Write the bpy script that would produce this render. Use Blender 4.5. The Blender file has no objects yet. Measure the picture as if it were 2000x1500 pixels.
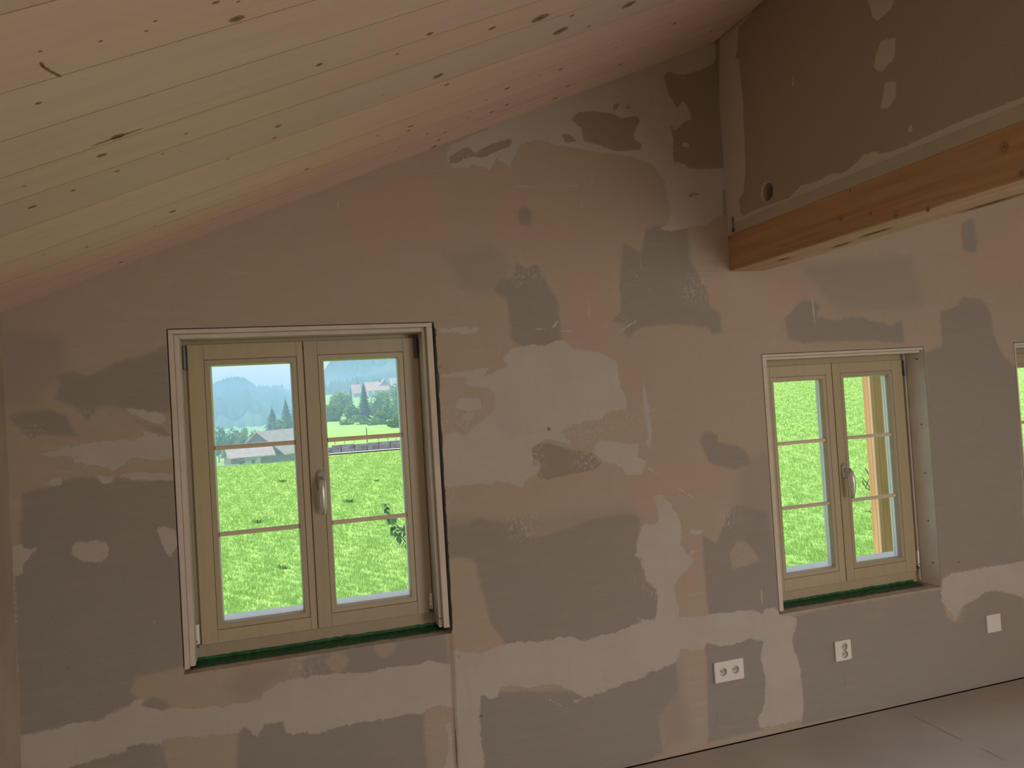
import bpy, bmesh, math, random, json
import numpy as np
from mathutils import Vector, Matrix, noise as mnoise
random.seed(7); rng=np.random.default_rng(7)
SC=bpy.context.scene
COL=SC.collection

# ------------------------------------------------------------------ camera
cam_data=bpy.data.cameras.new('camera'); cam=bpy.data.objects.new('camera',cam_data); COL.objects.link(cam)
R_,U_,F_=[Vector(v) for v in ((0.949563,-0.307541,-0.061226),(0.050882,-0.041548,0.99784),(0.309421,0.950627,0.023804))]
m=Matrix((R_,U_,-F_)).transposed().to_4x4(); m.translation=(0,-2.9,1.51)
cam.matrix_world=m
cam_data.sensor_width=36; cam_data.sensor_fit='HORIZONTAL'; cam_data.lens=1503.81/2000*36
cam_data.clip_start=.05; cam_data.clip_end=6000
SC.camera=cam
# ------------------------------------------------------------------ world, sun, lamps, exposure
W=bpy.data.worlds.new('sky'); SC.world=W; W.use_nodes=True
nt=W.node_tree; nt.nodes.clear()
_o=nt.nodes.new('ShaderNodeOutputWorld'); _b=nt.nodes.new('ShaderNodeBackground')
_tc=nt.nodes.new('ShaderNodeTexCoord'); _sp=nt.nodes.new('ShaderNodeSeparateXYZ'); _cr=nt.nodes.new('ShaderNodeValToRGB')
_nz=nt.nodes.new('ShaderNodeTexNoise'); _nz.inputs['Scale'].default_value=2.2; _nz.inputs['Detail'].default_value=5
_mp=nt.nodes.new('ShaderNodeMapping'); _mp.inputs['Scale'].default_value=(1,1,3)
_mx=nt.nodes.new('ShaderNodeMix'); _mx.data_type='RGBA'
_mr=nt.nodes.new('ShaderNodeMapRange'); _mr.inputs['From Min'].default_value=.42; _mr.inputs['From Max'].default_value=.72; _mr.inputs['To Max'].default_value=.75
nt.links.new(_tc.outputs['Generated'],_sp.inputs[0]); nt.links.new(_sp.outputs['Z'],_cr.inputs[0])
_cr.color_ramp.elements[0].position=0; _cr.color_ramp.elements[0].color=(1.06,1.06,1.10,1); _e=_cr.color_ramp.elements.new(.22); _e.color=(.78,.89,1.0,1)
_cr.color_ramp.elements[-1].position=.7; _cr.color_ramp.elements[-1].color=(.42,.62,.95,1)
nt.links.new(_tc.outputs['Generated'],_mp.inputs[0]); nt.links.new(_mp.outputs[0],_nz.inputs['Vector'])
nt.links.new(_nz.outputs['Fac'],_mr.inputs['Value']); nt.links.new(_mr.outputs[0],_mx.inputs['Factor'])
nt.links.new(_cr.outputs[0],_mx.inputs['A']); _mx.inputs['B'].default_value=(.95,.96,.98,1)
nt.links.new(_mx.outputs['Result'],_b.inputs[0]); _b.inputs[1].default_value=1.15
nt.links.new(_b.outputs[0],_o.inputs[0])
sd=bpy.data.lights.new('sun','SUN'); sd.energy=5.4; sd.color=(1,.96,.88); sd.angle=math.radians(4)
sun=bpy.data.objects.new('sun',sd); COL.objects.link(sun)
sun.rotation_euler=Vector((.55,-.10,-.80)).to_track_quat('-Z','Y').to_euler()
def area(name,loc,rot,sx,sy,e,col):
    d=bpy.data.lights.new(name,'AREA'); d.shape='RECTANGLE'; d.size=sx; d.size_y=sy; d.energy=e; d.color=col
    o=bpy.data.objects.new(name,d); COL.objects.link(o); o.location=loc; o.rotation_euler=rot; return o
# added fill lamps out of view, behind and to the right of the camera
area('rear_opening_fill',(3.5,-6.9,1.15),(math.radians(90),0,0),1.7,2.0,108,(1,.885,.805))  # unseen warm lamp added in the rear wall opening to light the room
_fill=area('right_floor_fill',(4.90,-1.75,1.45),(0,math.radians(52),0),1.2,.9,19,(.66,.82,1.0)); _fill.data.spread=math.radians(75)  # no door here: bluish lamp added to brighten the floor at lower right
area('left_bay_fill',(.6,-5.6,2.40),(0,-math.atan(.41),0),1.0,1.3,68,(1,.885,.805))  # lamp added below the closed boarding, lifts the dim upper left
SC.view_settings.view_transform='Standard'; SC.view_settings.look='None'
SC.view_settings.exposure=0; SC.view_settings.gamma=1; SC.view_settings.use_curve_mapping=False
try:
    SC.cycles.use_denoising=True; SC.cycles.volume_bounces=1; SC.cycles.max_bounces=10; SC.cycles.diffuse_bounces=6; SC.cycles.transparent_max_bounces=24
except Exception: pass

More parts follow.
